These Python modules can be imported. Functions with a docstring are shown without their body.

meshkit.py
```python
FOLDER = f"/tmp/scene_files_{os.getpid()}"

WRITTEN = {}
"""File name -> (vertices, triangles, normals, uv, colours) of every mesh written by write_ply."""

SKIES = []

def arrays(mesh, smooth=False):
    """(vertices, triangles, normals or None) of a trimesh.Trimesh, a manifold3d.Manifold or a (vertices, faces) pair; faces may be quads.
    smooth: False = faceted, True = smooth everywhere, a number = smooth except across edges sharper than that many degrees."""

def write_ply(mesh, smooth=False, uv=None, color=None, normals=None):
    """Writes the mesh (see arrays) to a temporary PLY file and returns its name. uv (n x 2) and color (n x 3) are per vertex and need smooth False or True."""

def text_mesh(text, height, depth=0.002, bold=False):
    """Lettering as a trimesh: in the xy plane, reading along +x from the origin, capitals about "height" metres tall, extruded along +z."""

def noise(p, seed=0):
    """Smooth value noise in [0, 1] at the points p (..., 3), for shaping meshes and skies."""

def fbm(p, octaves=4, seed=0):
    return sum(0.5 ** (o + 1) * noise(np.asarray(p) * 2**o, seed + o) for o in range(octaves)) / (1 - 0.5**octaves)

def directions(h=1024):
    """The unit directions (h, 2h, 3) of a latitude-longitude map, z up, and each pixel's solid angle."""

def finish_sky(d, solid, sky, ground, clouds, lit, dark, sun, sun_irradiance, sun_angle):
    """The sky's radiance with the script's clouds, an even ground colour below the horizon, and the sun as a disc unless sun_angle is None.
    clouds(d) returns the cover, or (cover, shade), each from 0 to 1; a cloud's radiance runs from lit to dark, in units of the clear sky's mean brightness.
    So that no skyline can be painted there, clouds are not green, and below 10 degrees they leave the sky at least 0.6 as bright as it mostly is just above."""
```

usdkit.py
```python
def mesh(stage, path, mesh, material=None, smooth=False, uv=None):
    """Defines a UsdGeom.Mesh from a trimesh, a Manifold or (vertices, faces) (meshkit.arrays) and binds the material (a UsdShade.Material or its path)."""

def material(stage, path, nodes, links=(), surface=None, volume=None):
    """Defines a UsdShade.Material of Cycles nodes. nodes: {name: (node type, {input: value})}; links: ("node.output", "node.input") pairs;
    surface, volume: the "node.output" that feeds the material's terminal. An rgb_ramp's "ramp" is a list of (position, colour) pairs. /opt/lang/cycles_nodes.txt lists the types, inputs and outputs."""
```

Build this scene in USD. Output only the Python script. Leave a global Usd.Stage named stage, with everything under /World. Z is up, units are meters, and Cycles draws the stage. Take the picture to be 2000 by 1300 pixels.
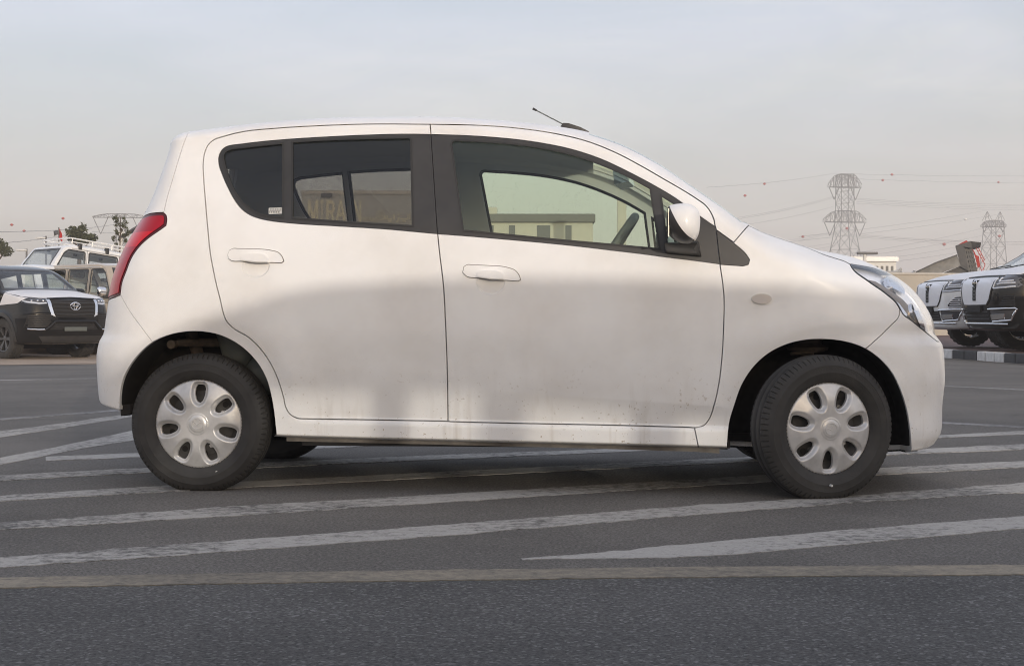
import math, random
import numpy as np, trimesh, manifold3d as m3, shapely, usdkit, meshkit
from shapely.geometry import Polygon, box as sbox, LineString, Point
from shapely import affinity
from scipy.spatial import Delaunay
from scipy.interpolate import PchipInterpolator
from pxr import Usd, UsdGeom, UsdLux, UsdShade, Gf, Sdf, Vt

stage = Usd.Stage.CreateInMemory()
UsdGeom.SetStageUpAxis(stage, UsdGeom.Tokens.z)
UsdGeom.SetStageMetersPerUnit(stage, 1.0)
UsdGeom.Xform.Define(stage, '/World')
UsdGeom.Scope.Define(stage, '/World/Looks')

# ------------------------------------------------------------------ camera, sky, sun, exposure
YAW = math.radians(4.2)
F_PX, HOR = 2832.0, 620.0                      # focal length and horizon in pixels of the 2000 x 1300 photograph
EYE = np.array([1.564, -6.112, 0.660])
R_ = np.array([math.cos(YAW), math.sin(YAW), 0.0])
D_ = np.array([-math.sin(YAW), math.cos(YAW), 0.0])
PITCH = math.atan((HOR - 650.0) / F_PX)        # negative: a touch downwards
FWD = D_ * math.cos(PITCH) + np.array([0, 0, 1.0]) * math.sin(PITCH)
UP = np.cross(R_, FWD)
SUN_EL, SUN_SIDE = math.radians(9.0), math.radians(18.6)
to_sun = (R_ * math.sin(SUN_SIDE) - D_ * math.cos(SUN_SIDE)) * math.cos(SUN_EL) + np.array([0, 0, math.sin(SUN_EL)])
SKY_STRENGTH, SUN_POWER, EXPOSURE = 0.15, 0.52, 0.30

cam = UsdGeom.Camera.Define(stage, '/World/camera')
M = Gf.Matrix4d(1.0)
M.SetRow(0, Gf.Vec4d(*map(float, R_), 0)); M.SetRow(1, Gf.Vec4d(*map(float, UP), 0))
M.SetRow(2, Gf.Vec4d(*map(float, -FWD), 0)); M.SetRow(3, Gf.Vec4d(*map(float, EYE), 1))
cam.AddTransformOp().Set(M)
cam.CreateHorizontalApertureAttr(36.0); cam.CreateVerticalApertureAttr(36.0 * 665 / 1024)
cam.CreateFocalLengthAttr(36.0 * F_PX / 2000.0)
cam.CreateClippingRangeAttr(Gf.Vec2f(0.05, 5000))
cam.CreateExposureAttr(EXPOSURE)

dome = UsdLux.DomeLight.Define(stage, '/World/sky')
dome.GetPrim().SetCustomDataByKey('kind', 'structure')
sky_mat = usdkit.material(stage, '/World/Looks/sky', {
    'sky': ('sky_texture', {'sky_type': 'single_scattering', 'sun_disc': False, 'sun_elevation': SUN_EL,
                            'sun_rotation': math.atan2(to_sun[0], to_sun[1]), 'altitude': 0.0, 'air_density': 1.0, 'aerosol_density': 4.0, 'ozone_density': 1.0}),
    'co': ('texture_coordinate', {}),
    'mp': ('mapping', {'scale': (1.6, 1.6, 7.0), 'rotation': (0.12, 0.0, 0.5)}),
    'n': ('noise_texture', {'scale': 1.7, 'detail': 6.0, 'roughness': 0.55, 'distortion': 0.6}),
    'r': ('rgb_ramp', {'ramp': [(0.40, (0.42, 0.42, 0.42)), (0.70, (0.60, 0.60, 0.60))]}),
    'sep': ('separate_xyz', {}),
    'hz': ('map_range', {'from_min': 0.02, 'from_max': 0.27, 'to_min': 0.0, 'to_max': 1.0, 'clamp': True}),
    'veil': ('mix_color', {'a': (0.68, 0.61, 0.58), 'b': (0.585, 0.62, 0.745)}),
    'vs': ('mix_color', {'blend_type': 'multiply', 'fac': 1.0, 'b': (9.0, 9.0, 9.0), 'use_clamp': False}),
    'mix': ('mix_color', {'use_clamp': False}), 'mp2': ('mapping', {'scale': (1.0, 1.0, 6.0), 'rotation': (0.1, 0.05, 1.1)}), 'n2': ('noise_texture', {'scale': 2.6, 'detail': 7.0, 'roughness': 0.6, 'distortion': 0.9}),
    'w': ('map_range', {'from_min': 0.50, 'from_max': 0.78, 'to_min': 0.0, 'to_max': 0.85, 'clamp': True}), 'cl': ('mix_color', {'b': (0.82, 0.77, 0.74)}),
    'tint': ('mix_color', {'blend_type': 'multiply', 'fac': 1.0, 'b': (0.97, 0.985, 1.03), 'use_clamp': False}),
    'bg': ('background_shader', {'strength': SKY_STRENGTH}),
}, [('co.generated', 'mp.vector'), ('mp.vector', 'n.vector'), ('n.fac', 'r.fac'), ('co.generated', 'sep.vector'), ('sep.z', 'hz.value'),
    ('hz.result', 'veil.fac'), ('co.generated', 'mp2.vector'), ('mp2.vector', 'n2.vector'), ('n2.fac', 'w.value'), ('w.result', 'cl.fac'), ('veil.result', 'cl.a'), ('cl.result', 'vs.a'), ('r.color', 'mix.fac'), ('sky.color', 'tint.a'), ('tint.result', 'mix.a'), ('vs.result', 'mix.b'), ('mix.result', 'bg.color')], surface='bg.background')
UsdShade.MaterialBindingAPI.Apply(dome.GetPrim()).Bind(sky_mat)

sun = UsdLux.DistantLight.Define(stage, '/World/sun')
sun.CreateIntensityAttr(SUN_POWER); sun.CreateAngleAttr(0.6); sun.CreateNormalizeAttr(True)
sun.CreateColorAttr(Gf.Vec3f(1.0, 0.90, 0.79))
zx = np.cross([0, 0, 1.0], to_sun); zx /= np.linalg.norm(zx); zy = np.cross(to_sun, zx)
S = Gf.Matrix4d(1.0)
S.SetRow(0, Gf.Vec4d(*map(float, zx), 0)); S.SetRow(1, Gf.Vec4d(*map(float, zy), 0)); S.SetRow(2, Gf.Vec4d(*map(float, to_sun), 0))
sun.AddTransformOp().Set(S)

# ------------------------------------------------------------------ helpers
def ray(px, py):
    px, py = np.asarray(px, float), np.asarray(py, float)
    return FWD + R_ * ((px - 1000.0) / F_PX)[..., None] + UP * ((650.0 - py) / F_PX)[..., None]

def project(p):
    q = np.asarray(p, float) - EYE
    d = q @ FWD
    return np.stack([1000.0 + F_PX * (q @ R_) / d, 650.0 - F_PX * (q @ UP) / d], -1)

def on_plane_y(pts, y):
    pts = np.asarray(pts, float); r = ray(pts[:, 0], pts[:, 1])
    return EYE + r * ((y - EYE[1]) / r[:, 1])[:, None]

def at_depth(px, py, depth):
    r = ray(np.array([px]), np.array([py]))[0]
    return EYE + r * (depth / (r @ D_))

def on_ground(pts, z=0.0):
    pts = np.asarray(pts, float); r = ray(pts[:, 0], pts[:, 1])
    return EYE + r * ((z - EYE[2]) / r[:, 2])[:, None]

def cam_xy(lat, depth):
    return (EYE + R_ * lat + D_ * depth)[:2]

_used = {}
def path_for(parent, name):
    base = (str(parent.GetPath()) if parent is not None else '/World') + '/' + name
    n = _used.get(base, 0); _used[base] = n + 1
    return base if n == 0 else '%s_%03d' % (base, n)

def tag(prim, label=None, category=None, group=None, kind=None):
    for k, v in (('label', label), ('category', category), ('group', group), ('kind', kind)):
        if v: prim.SetCustomDataByKey(k, v)
    return prim

def thing(name, label, category, loc=(0, 0, 0), rotz=0.0, group=None, kind=None, pitch=0.0):
    x = UsdGeom.Xform.Define(stage, path_for(None, name))
    x.AddTranslateOp().Set(Gf.Vec3d(*map(float, loc)))
    x.AddRotateZOp().Set(math.degrees(rotz))
    if pitch: x.AddRotateYOp().Set(pitch)
    return tag(x.GetPrim(), label, category, group, kind)

def copy_of(src, loc, rotz, label, group=None):
    was = src.GetCustomData()
    x = UsdGeom.Xform.Define(stage, path_for(None, src.GetName().rstrip('0123456789').rstrip('_')))
    p = x.GetPrim()
    p.GetReferences().AddInternalReference(src.GetPath())
    p.SetInstanceable(True)
    x.ClearXformOpOrder()
    p.GetAttribute('xformOp:translate').Set(Gf.Vec3d(*map(float, loc)))
    p.GetAttribute('xformOp:rotateZ').Set(math.degrees(rotz))
    x.SetXformOpOrder([UsdGeom.XformOp(p.GetAttribute('xformOp:translate')), UsdGeom.XformOp(p.GetAttribute('xformOp:rotateZ'))])
    return tag(p, label, was.get('category'), group or was.get('group'))

def put(name, geo, mat, parent=None, smooth=30, **tags):
    """one Mesh prim; geo: trimesh, Manifold, (v,f) or (v,f,n)"""
    path = path_for(parent, name)
    if isinstance(geo, tuple) and len(geo) == 3:
        v, f, n = geo
        m = UsdGeom.Mesh.Define(stage, path)
        m.CreatePointsAttr(Vt.Vec3fArray.FromNumpy(np.ascontiguousarray(v, np.float32)))
        m.CreateFaceVertexCountsAttr(Vt.IntArray.FromNumpy(np.full(len(f), 3, np.int32)))
        m.CreateFaceVertexIndicesAttr(Vt.IntArray.FromNumpy(np.ascontiguousarray(f, np.int32).ravel()))
        m.CreateSubdivisionSchemeAttr('none')
        m.CreateNormalsAttr(Vt.Vec3fArray.FromNumpy(np.ascontiguousarray(n, np.float32)))
        m.SetNormalsInterpolation('vertex')
        UsdShade.MaterialBindingAPI.Apply(m.GetPrim()).Bind(mat)
    else:
        m = usdkit.mesh(stage, path, geo, mat, smooth=smooth)
    return tag(m.GetPrim(), **tags)

def tm(m):
    """manifold -> trimesh"""
    if hasattr(m, 'to_mesh'):
        q = m.to_mesh(); return trimesh.Trimesh(q.vert_properties[:, :3], q.tri_verts, process=False)
    return m

def mf(t):
    t.merge_vertices()
    return m3.Manifold(m3.Mesh(np.ascontiguousarray(t.vertices, np.float32), np.ascontiguousarray(t.faces, np.uint32)))

def cat(*parts):
    return trimesh.util.concatenate([tm(p) for p in parts])

def bx(x0, x1, y0, y1, z0, z1, r=0.0):
    """box, its edges rounded by r (a hull of chamfered corners)"""
    if r <= 0:
        b = trimesh.creation.box((x1 - x0, y1 - y0, z1 - z0)); b.apply_translation(((x0 + x1) / 2, (y0 + y1) / 2, (z0 + z1) / 2)); return b
    r = min(r, 0.49 * min(x1 - x0, y1 - y0, z1 - z0)); P = []
    for s in np.ndindex(2, 2, 2):
        c = np.array([(x0, x1)[s[0]], (y0, y1)[s[1]], (z0, z1)[s[2]]], float); sg = np.array([1 - 2 * k for k in s], float)
        k = r * 0.3
        for a in range(3):
            o = np.full(3, r); o[a] = 0.0; P.append(c + sg * o)
            o = np.full(3, k); o[a] = r; P.append(c + sg * o * 1.0)
    return trimesh.convex.convex_hull(np.array(P))

def tube(pts, r, n=8, closed=False):
    """tube of radius r (number or per point) along pts"""
    pts = np.asarray(pts, float); N = len(pts); r = np.broadcast_to(np.asarray(r, float), N)
    t = np.gradient(pts, axis=0) if not closed else np.roll(pts, -1, 0) - np.roll(pts, 1, 0)
    t /= np.linalg.norm(t, axis=1, keepdims=True) + 1e-12
    ref = np.array([0, 0, 1.0]) if abs(t[:, 2]).mean() < 0.8 else np.array([1.0, 0, 0])
    u = np.cross(t, ref); u /= np.linalg.norm(u, axis=1, keepdims=True) + 1e-12; w = np.cross(t, u)
    a = np.arange(n) * 2 * math.pi / n
    v = pts[:, None] + r[:, None, None] * (np.cos(a)[None, :, None] * u[:, None] + np.sin(a)[None, :, None] * w[:, None])
    v = v.reshape(-1, 3); f = []
    for i in range(N if closed else N - 1):
        j = (i + 1) % N
        for k in range(n):
            l = (k + 1) % n
            f += [[i * n + k, i * n + l, j * n + l], [i * n + k, j * n + l, j * n + k]]
    if not closed:
        for i, o in ((0, 1), (N - 1, 0)):
            c = len(v); v = np.vstack([v, pts[i]])
            for k in range(n):
                l = (k + 1) % n
                f.append([c, i * n + l, i * n + k] if o else [c, i * n + k, i * n + l])
    m = trimesh.Trimesh(v, np.array(f), process=False); m.fix_normals(); return m

def rods(segs, r, n=4):
    """many straight bars at once: segs (k,2,3)"""
    segs = np.asarray(segs, float); a, b = segs[:, 0], segs[:, 1]
    t = b - a; t /= np.linalg.norm(t, axis=1, keepdims=True) + 1e-12
    ref = np.where(abs(t[:, 2:3]) < 0.9, [[0, 0, 1.0]], [[1.0, 0, 0]])
    u = np.cross(t, ref); u /= np.linalg.norm(u, axis=1, keepdims=True); w = np.cross(t, u)
    r = np.broadcast_to(np.asarray(r, float), len(segs))[:, None, None]
    ang = np.arange(n) * 2 * math.pi / n + math.pi / n
    ring = r * (np.cos(ang)[None, :, None] * u[:, None] + np.sin(ang)[None, :, None] * w[:, None])
    v = np.concatenate([a[:, None] + ring, b[:, None] + ring], 1); K = len(segs); f = []
    for k in range(n):
        l = (k + 1) % n; f += [[k, l, n + l], [k, n + l, n + k]]
    for k in range(1, n - 1): f += [[0, k + 1, k], [n, n + k, n + k + 1]]
    f = np.array(f)
    return trimesh.Trimesh(v.reshape(-1, 3), (f[None] + (np.arange(K) * 2 * n)[:, None, None]).reshape(-1, 3), process=False)

def lathe(prof, n=64):
    """profile (radius, height) turned about z"""
    return trimesh.creation.revolve(np.asarray(prof, float), sections=n)

def ex(poly, h):
    """extrude shapely polygon(s) along +z by h"""
    gs = [g for g in getattr(poly, 'geoms', [poly]) if g.area > 1e-10]
    return trimesh.util.concatenate([trimesh.creation.extrude_polygon(g, h, engine='earcut') for g in gs])

def turn(mesh, deg, axis, at=(0, 0, 0)):
    mesh.apply_transform(trimesh.transformations.rotation_matrix(math.radians(deg), axis, at)); return mesh

def move(mesh, *d):
    mesh.apply_translation(d); return mesh

def fill(poly, step):
    """triangulated sheet of a shapely polygon with inner points every STEP -> (xy, faces)"""
    poly = poly.segmentize(step)
    rings = [np.array(poly.exterior.coords)[:-1]] + [np.array(r.coords)[:-1] for r in poly.interiors]
    x0, y0, x1, y1 = poly.bounds
    gx, gy = np.meshgrid(np.arange(x0, x1, step), np.arange(y0, y1, step * 0.87))
    gx[1::2] += step / 2
    g = np.column_stack([gx.ravel(), gy.ravel()])
    g = g[shapely.contains_xy(poly.buffer(-step * 0.4), g[:, 0], g[:, 1])] if not poly.buffer(-step * 0.4).is_empty else g[:0]
    p = np.vstack(rings + [g]); t = Delaunay(p).simplices
    c = p[t].mean(1); t = t[shapely.contains_xy(poly, c[:, 0], c[:, 1])]
    a, b, c = p[t[:, 0]], p[t[:, 1]], p[t[:, 2]]
    area = (b[:, 0] - a[:, 0]) * (c[:, 1] - a[:, 1]) - (b[:, 1] - a[:, 1]) * (c[:, 0] - a[:, 0])
    t = np.where((area < 0)[:, None], t[:, ::-1], t)
    return p, t[abs(area) > 1e-12]

def smooth_poly(pts, k=3, closed=True):
    """Chaikin corner cutting"""
    p = np.asarray(pts, float)
    for _ in range(k):
        q = np.roll(p, -1, 0) if closed else p[1:]
        a = p if closed else p[:-1]
        n = np.empty((2 * len(a), 2)); n[0::2] = 0.75 * a + 0.25 * q; n[1::2] = 0.25 * a + 0.75 * q
        p = n if closed else np.vstack([p[:1], n, p[-1:]])
    return p

def prism_y(poly, y0, y1):
    """solid whose outline in (x,z) is POLY, between y0 and y1"""
    out = m3.Manifold()
    for g in getattr(poly, 'geoms', [poly]):
        if g.geom_type != 'Polygon' or g.area < 1e-9: continue
        g = shapely.geometry.polygon.orient(g)
        cs = m3.CrossSection([np.array(g.exterior.coords)[:-1]] + [np.array(r.coords)[:-1] for r in g.interiors], m3.FillRule.EvenOdd)
        out += cs.extrude(y1 - y0).rotate((90, 0, 0)).translate((0, y1, 0))
    return out

def prism_x(poly, x0, x1):
    """solid whose outline in (y,z) is POLY, between x0 and x1"""
    out = m3.Manifold()
    for g in getattr(poly, 'geoms', [poly]):
        if g.geom_type != 'Polygon' or g.area < 1e-9: continue
        g = shapely.geometry.polygon.orient(g)
        cs = m3.CrossSection([np.array(g.exterior.coords)[:-1]] + [np.array(r.coords)[:-1] for r in g.interiors], m3.FillRule.EvenOdd)
        out += cs.extrude(x1 - x0).rotate((90, 0, 0)).rotate((0, 0, 90)).translate((x0, 0, 0))
    return out

class Body:
    """A car body as one smooth closed surface |y| = W(x,z): a half-width section, rounded off towards the roof, the floor, the nose and the tail."""
    def __init__(s, wside, zt, lt, xn, ln, xr, lr, zb, lb, p, centre, n_ray=720, n_rad=120):
        s.wside, s.zt, s.lt, s.xn, s.ln, s.xr, s.lr, s.zb, s.lb, s.p, s.centre = wside, zt, lt, xn, ln, xr, lr, zb, lb, p, centre
        s.n_ray, s.n_rad, s._off = n_ray, n_rad, {}
    def ends(s, x, z):
        a = np.clip(1 - (s.zt(x) - z) / s.lt(x), 0, None) ** s.p
        b = np.clip(1 - (s.xn(z) - x) / s.ln(z), 0, None) ** s.p
        c = np.clip(1 - (x - s.xr(z)) / s.lr(z), 0, None) ** s.p
        d = np.clip(1 - (z - s.zb(x)) / s.lb, 0, None) ** s.p
        return a + b + c + d
    def W(s, x, z):
        return s.wside(x, z) * np.clip(1 - s.ends(x, z), 0, None) ** (1 / s.p)
    def phi(s, P):
        return s.ends(P[:, 0], P[:, 2]) + (abs(P[:, 1]) / s.wside(P[:, 0], P[:, 2])) ** s.p - 1
    def grad(s, P, h=1.5e-3):
        g = np.empty_like(P)
        for k in range(3):
            e = np.zeros(3); e[k] = h
            g[:, k] = (s.phi(P + e) - s.phi(P - e)) / (2 * h)
        return g
    def normal(s, P):
        g = s.grad(P); return g / (np.linalg.norm(g, axis=1, keepdims=True) + 1e-12)
    def sheet(s):
        ph = np.linspace(0, 2 * math.pi, s.n_ray, endpoint=False)
        cx, cz = s.centre; dx, dz = np.cos(ph), np.sin(ph)
        lo, hi = np.full(len(ph), 0.05), np.full(len(ph), 0.05)
        r = np.full(len(ph), 0.05)
        while True:                                            # first crossing outwards
            inside = s.ends(cx + dx * (r + 0.01), cz + dz * (r + 0.01)) < 1
            r = np.where(inside, r + 0.01, r)
            if not inside.any() or r.max() > 6: break
        lo, hi = r, r + 0.01
        for _ in range(30):
            mid = (lo + hi) / 2; i = s.ends(cx + dx * mid, cz + dz * mid) < 1
            lo, hi = np.where(i, mid, lo), np.where(i, hi, mid)
        rim = lo
        q = np.linspace(0, 1, s.n_rad + 1)[1:]; q = 1 - (1 - q) ** 1.9
        x = cx + dx[:, None] * rim[:, None] * q; z = cz + dz[:, None] * rim[:, None] * q
        y = s.W(x.ravel(), z.ravel()).reshape(x.shape); y[:, -1] = 0
        N, K = x.shape
        right = np.stack([x, -y, z], -1).reshape(-1, 3); left = np.stack([x, y, z], -1)[:, :-1].reshape(-1, 3)
        c = float(s.W(np.array([cx]), np.array([cz]))[0])
        v = np.vstack([right, left, [[cx, -c, cz], [cx, c, cz]]]); o = N * K; cr, cl = len(v) - 2, len(v) - 1
        i = np.arange(N); j = (i + 1) % N; k = np.arange(K - 1)
        def quad(a, b, c_, d): return np.concatenate([np.stack([a, b, c_], -1).reshape(-1, 3), np.stack([a, c_, d], -1).reshape(-1, 3)])
        I, Kk = np.meshgrid(i, k, indexing='ij'); J = (I + 1) % N
        A = quad(I * K + Kk, I * K + Kk + 1, J * K + Kk + 1, J * K + Kk)
        L = lambda ii, kk: np.where(kk == K - 1, ii * K + K - 1, o + ii * (K - 1) + np.minimum(kk, K - 2))
        B = quad(L(I, Kk), L(J, Kk), L(J, Kk + 1), L(I, Kk + 1))
        Cc = np.stack([np.full(N, cr), i * K, j * K], -1); E = np.stack([np.full(N, cl), L(j, 0 * j), L(i, 0 * i)], -1)
        f = np.vstack([A, B, Cc, E])
        # orientation: outward at the right side is -y
        return v, f
    def solid(s, off=0.0):
        """closed solid, OFF metres inside the surface (negative: proud of it)"""
        key = round(off, 5)
        if key not in s._off:
            if not hasattr(s, '_v'):
                s._v, s._f = s.sheet(); s._n = s.normal(s._v)
                t = s._v[s._f]; vol = (t[:, 0] * np.cross(t[:, 1], t[:, 2])).sum() / 6
                if vol < 0: s._f = s._f[:, ::-1]
            m = m3.Manifold(m3.Mesh(np.ascontiguousarray(s._v - s._n * off, np.float32), np.ascontiguousarray(s._f, np.uint32)))
            if m.is_empty(): raise ValueError('body not closed: %s' % m.status())
            s._off[key] = m
        return s._off[key]
    def layer(s, t0, t1):
        key = ('l', t0, t1)
        if key not in s._off: s._off[key] = s.solid(t0) - s.solid(t1)
        return s._off[key]
    def mesh(s, m, tol=0.0035):
        """Manifold cut from layers of this body -> (v, f, n): curved faces get the surface's own normals, cut faces stay flat"""
        q = m.to_mesh(); v = np.array(q.vert_properties[:, :3], float); f = np.array(q.tri_verts, int)
        if len(f) == 0: raise ValueError('empty part')
        vn = s.normal(v)
        t = v[f]; fn = np.cross(t[:, 1] - t[:, 0], t[:, 2] - t[:, 0]); L = np.linalg.norm(fn, axis=1, keepdims=True); fn = fn / np.maximum(L, 1e-16)
        dots = np.einsum('ijk,ik->ij', vn[f], fn)
        outer = (dots > 0.80).all(1); inner = (dots < -0.80).all(1); flat = ~(outer | inner)
        V, Fc, Nn, o = [], [], [], 0
        for sel, sg in ((outer, 1), (inner, -1)):
            u, inv = np.unique(f[sel], return_inverse=True)
            V.append(v[u]); Nn.append(sg * vn[u]); Fc.append(inv.reshape(-1, 3) + o); o += len(u)
        k = flat.sum(); V.append(t[flat].reshape(-1, 3)); Nn.append(np.repeat(fn[flat], 3, 0)); Fc.append(np.arange(3 * k).reshape(-1, 3) + o)
        return np.vstack(V), np.vstack(Fc).astype(int), np.vstack(Nn)
    def hit(s, pts, side=-1):
        """where the photograph's pixels fall on the near flank: (x,z)"""
        pts = np.asarray(pts, float); y = np.full(len(pts), -0.7)
        r = ray(pts[:, 0], pts[:, 1])
        for _ in range(40):
            P = EYE + r * ((y - EYE[1]) / r[:, 1])[:, None]
            y = 0.5 * y + 0.5 * (-np.maximum(s.W(P[:, 0], P[:, 2]), 0.25))
        return P[:, [0, 2]]

def flip(m): return m.mirror((0, 1, 0))
# ------------------------------------------------------------------ the white hatchback: shape of its body
WB = 2.375                                     # wheelbase
TOP_X = np.array([-0.75, -0.50, -0.38, -0.30, -0.20, -0.10, 0.10, 0.30, 0.55, 0.80, 1.05, 1.25, 1.40, 1.55, 1.70, 1.85, 1.95, 2.05, 2.12, 2.20, 2.35, 2.50, 2.60, 2.70, 2.80, 3.20])
TOP_Z = np.array([1.37, 1.385, 1.395, 1.405, 1.4135, 1.4248, 1.4497, 1.4673, 1.4757, 1.475, 1.4616, 1.4413, 1.4181, 1.3736, 1.2992, 1.1981, 1.1287, 1.0542, 1.0134, 0.9858, 0.9394, 0.9192, 0.8955, 0.875, 0.83, 0.64])
NOSE_Z = np.array([0.05, 0.17, 0.21, 0.24, 0.30, 0.36, 0.42, 0.48, 0.55, 0.60, 0.65, 0.80, 1.0, 1.6])
NOSE_X = np.array([2.77, 2.83, 2.8537, 2.8587, 2.8595, 2.8653, 2.8721, 2.8708, 2.8656, 2.8413, 2.8544, 2.86, 2.85, 2.83])
TAIL_Z = np.array([0.05, 0.24, 0.28, 0.33, 0.40, 0.50, 0.56, 0.60, 0.65, 0.72, 0.82, 0.92, 1.05, 1.20, 1.35, 1.42, 1.55])
TAIL_X = np.array([-0.40, -0.48, -0.53, -0.5534, -0.5607, -0.5649, -0.5556, -0.5349, -0.5271, -0.5147, -0.4906, -0.4488, -0.3717, -0.3029, -0.2555, -0.25, -0.2])
_wz = np.array([-0.3, 0.10, 0.140, 0.158, 0.185, 0.245, 0.2565, 0.2665, 0.380, 0.44, 0.60, 0.80, 0.93, 1.02, 1.10, 1.25, 1.42, 1.60])
_ww = np.array([0.58, 0.62, 0.655, 0.690, 0.711, 0.7145, 0.7120, 0.698, 0.7215, 0.7285, 0.738, 0.733, 0.719, 0.702, 0.676, 0.632, 0.582, 0.53])
_tz = np.arange(-0.3, 1.6, 0.001); _tw = np.interp(_tz, _wz, _ww)
_k = np.exp(-0.5 * (np.arange(-18, 19) / 5.0) ** 2); _k2 = np.exp(-0.5 * (np.arange(-90, 91) / 30.0) ** 2)
_fine = np.convolve(np.pad(_tw, 18, 'edge'), _k / _k.sum(), 'valid'); _soft = np.convolve(np.pad(_tw, 90, 'edge'), _k2 / _k2.sum(), 'valid')
_u = np.clip((_tz - 0.40) / 0.08, 0, 1); _tw = _fine * (1 - _u) + _soft * _u
ARCH = ((0.008, 0.31, 0.298, 0.064), (WB - 0.02, 0.24, 0.342, 0.062))
def _ease(t):
    t = np.clip(t, 0, 1.15); return np.where(t < 0.3, t * t / 0.6 * 0.85 , t - 0.15 - 0.0225)
def hero_wside(x, z):
    x, z = np.asarray(x, float), np.asarray(z, float)
    xs = np.clip((x - 0.4) / 1.5, -0.2, 1.2)
    zdb = 0.276 - 0.022 * xs; zc = 0.432 - 0.098 * xs       # foot of the doors, crease above it
    zz = np.where(z < zdb, z + 0.2615 - zdb, np.where(z < zc, 0.2615 + (z - zdb) * (0.38 - 0.2615) / (zc - zdb), np.where(z < 0.62, 0.38 + (z - zc) * 0.24 / (0.62 - zc), z)))
    w = np.interp(zz, _tz, _tw)
    away = np.clip(np.minimum((x - 0.34) / 0.12, (2.02 - x) / 0.10), 0, 1)   # the rocker's step lies between the wheels only
    w = w * away + np.interp(np.maximum(z, 0.40) * 0.6 + 0.4 * np.maximum(z, 0.33), _tz, _soft) * (1 - away)
    for cx, cz, r, band in ARCH:
        d = np.hypot(x - cx, np.maximum(z - cz, 0)) - r
        t = np.clip((0.20 - d) / (0.20 - band), 0, 1)
        up = np.where(d > band, t * t * (3 - 2 * t), 1 - 1.1 * _ease((band - d) / (band * 1.05)))
        w = w + 0.0085 * up * np.clip((z - 0.18) / 0.25, 0, 1)
    return w * (1 - 0.010 * ((x - 1.2) / 1.6) ** 2)
def make_hero():
    zt, xn, xr = PchipInterpolator(TOP_X, TOP_Z), PchipInterpolator(NOSE_Z, NOSE_X), PchipInterpolator(TAIL_Z, TAIL_X)
    lt = PchipInterpolator([-0.4, 0.1, 1.3, 1.8, 2.15, 2.5, 2.9, 4], [0.06, 0.085, 0.10, 0.12, 0.15, 0.20, 0.30, 0.30])
    ln = PchipInterpolator([-1, 0.2, 0.5, 0.8, 2], [0.42, 0.42, 0.50, 0.62, 0.7])
    lr = PchipInterpolator([-1, 0.3, 0.6, 0.9, 1.4, 2], [0.30, 0.30, 0.32, 0.28, 0.15, 0.12])
    zb = PchipInterpolator([-2, -0.55, -0.30, 0.0, 0.3, 1.0, 1.9, 2.6, 2.9, 4], [0.30, 0.30, 0.272, 0.21, 0.187, 0.172, 0.155, 0.135, 0.135, 0.15])
    ext = lambda f, lo, hi: (lambda t: f(np.clip(t, lo, hi)))
    return Body(hero_wside, ext(zt, -0.75, 3.2), ext(lt, -0.4, 4), ext(xn, 0.05, 1.6), ext(ln, -1, 2), ext(xr, 0.05, 1.55), ext(lr, -1, 2), ext(zb, -2, 4), 0.035, 2.35, (1.15, 0.70), 860, 120)
# ------------------------------------------------------------------ materials
def MAT(name, nodes, links=(), surface='p.BSDF', **kw):
    return usdkit.material(stage, '/World/Looks/' + name, nodes, links, surface=surface, **kw)

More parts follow.
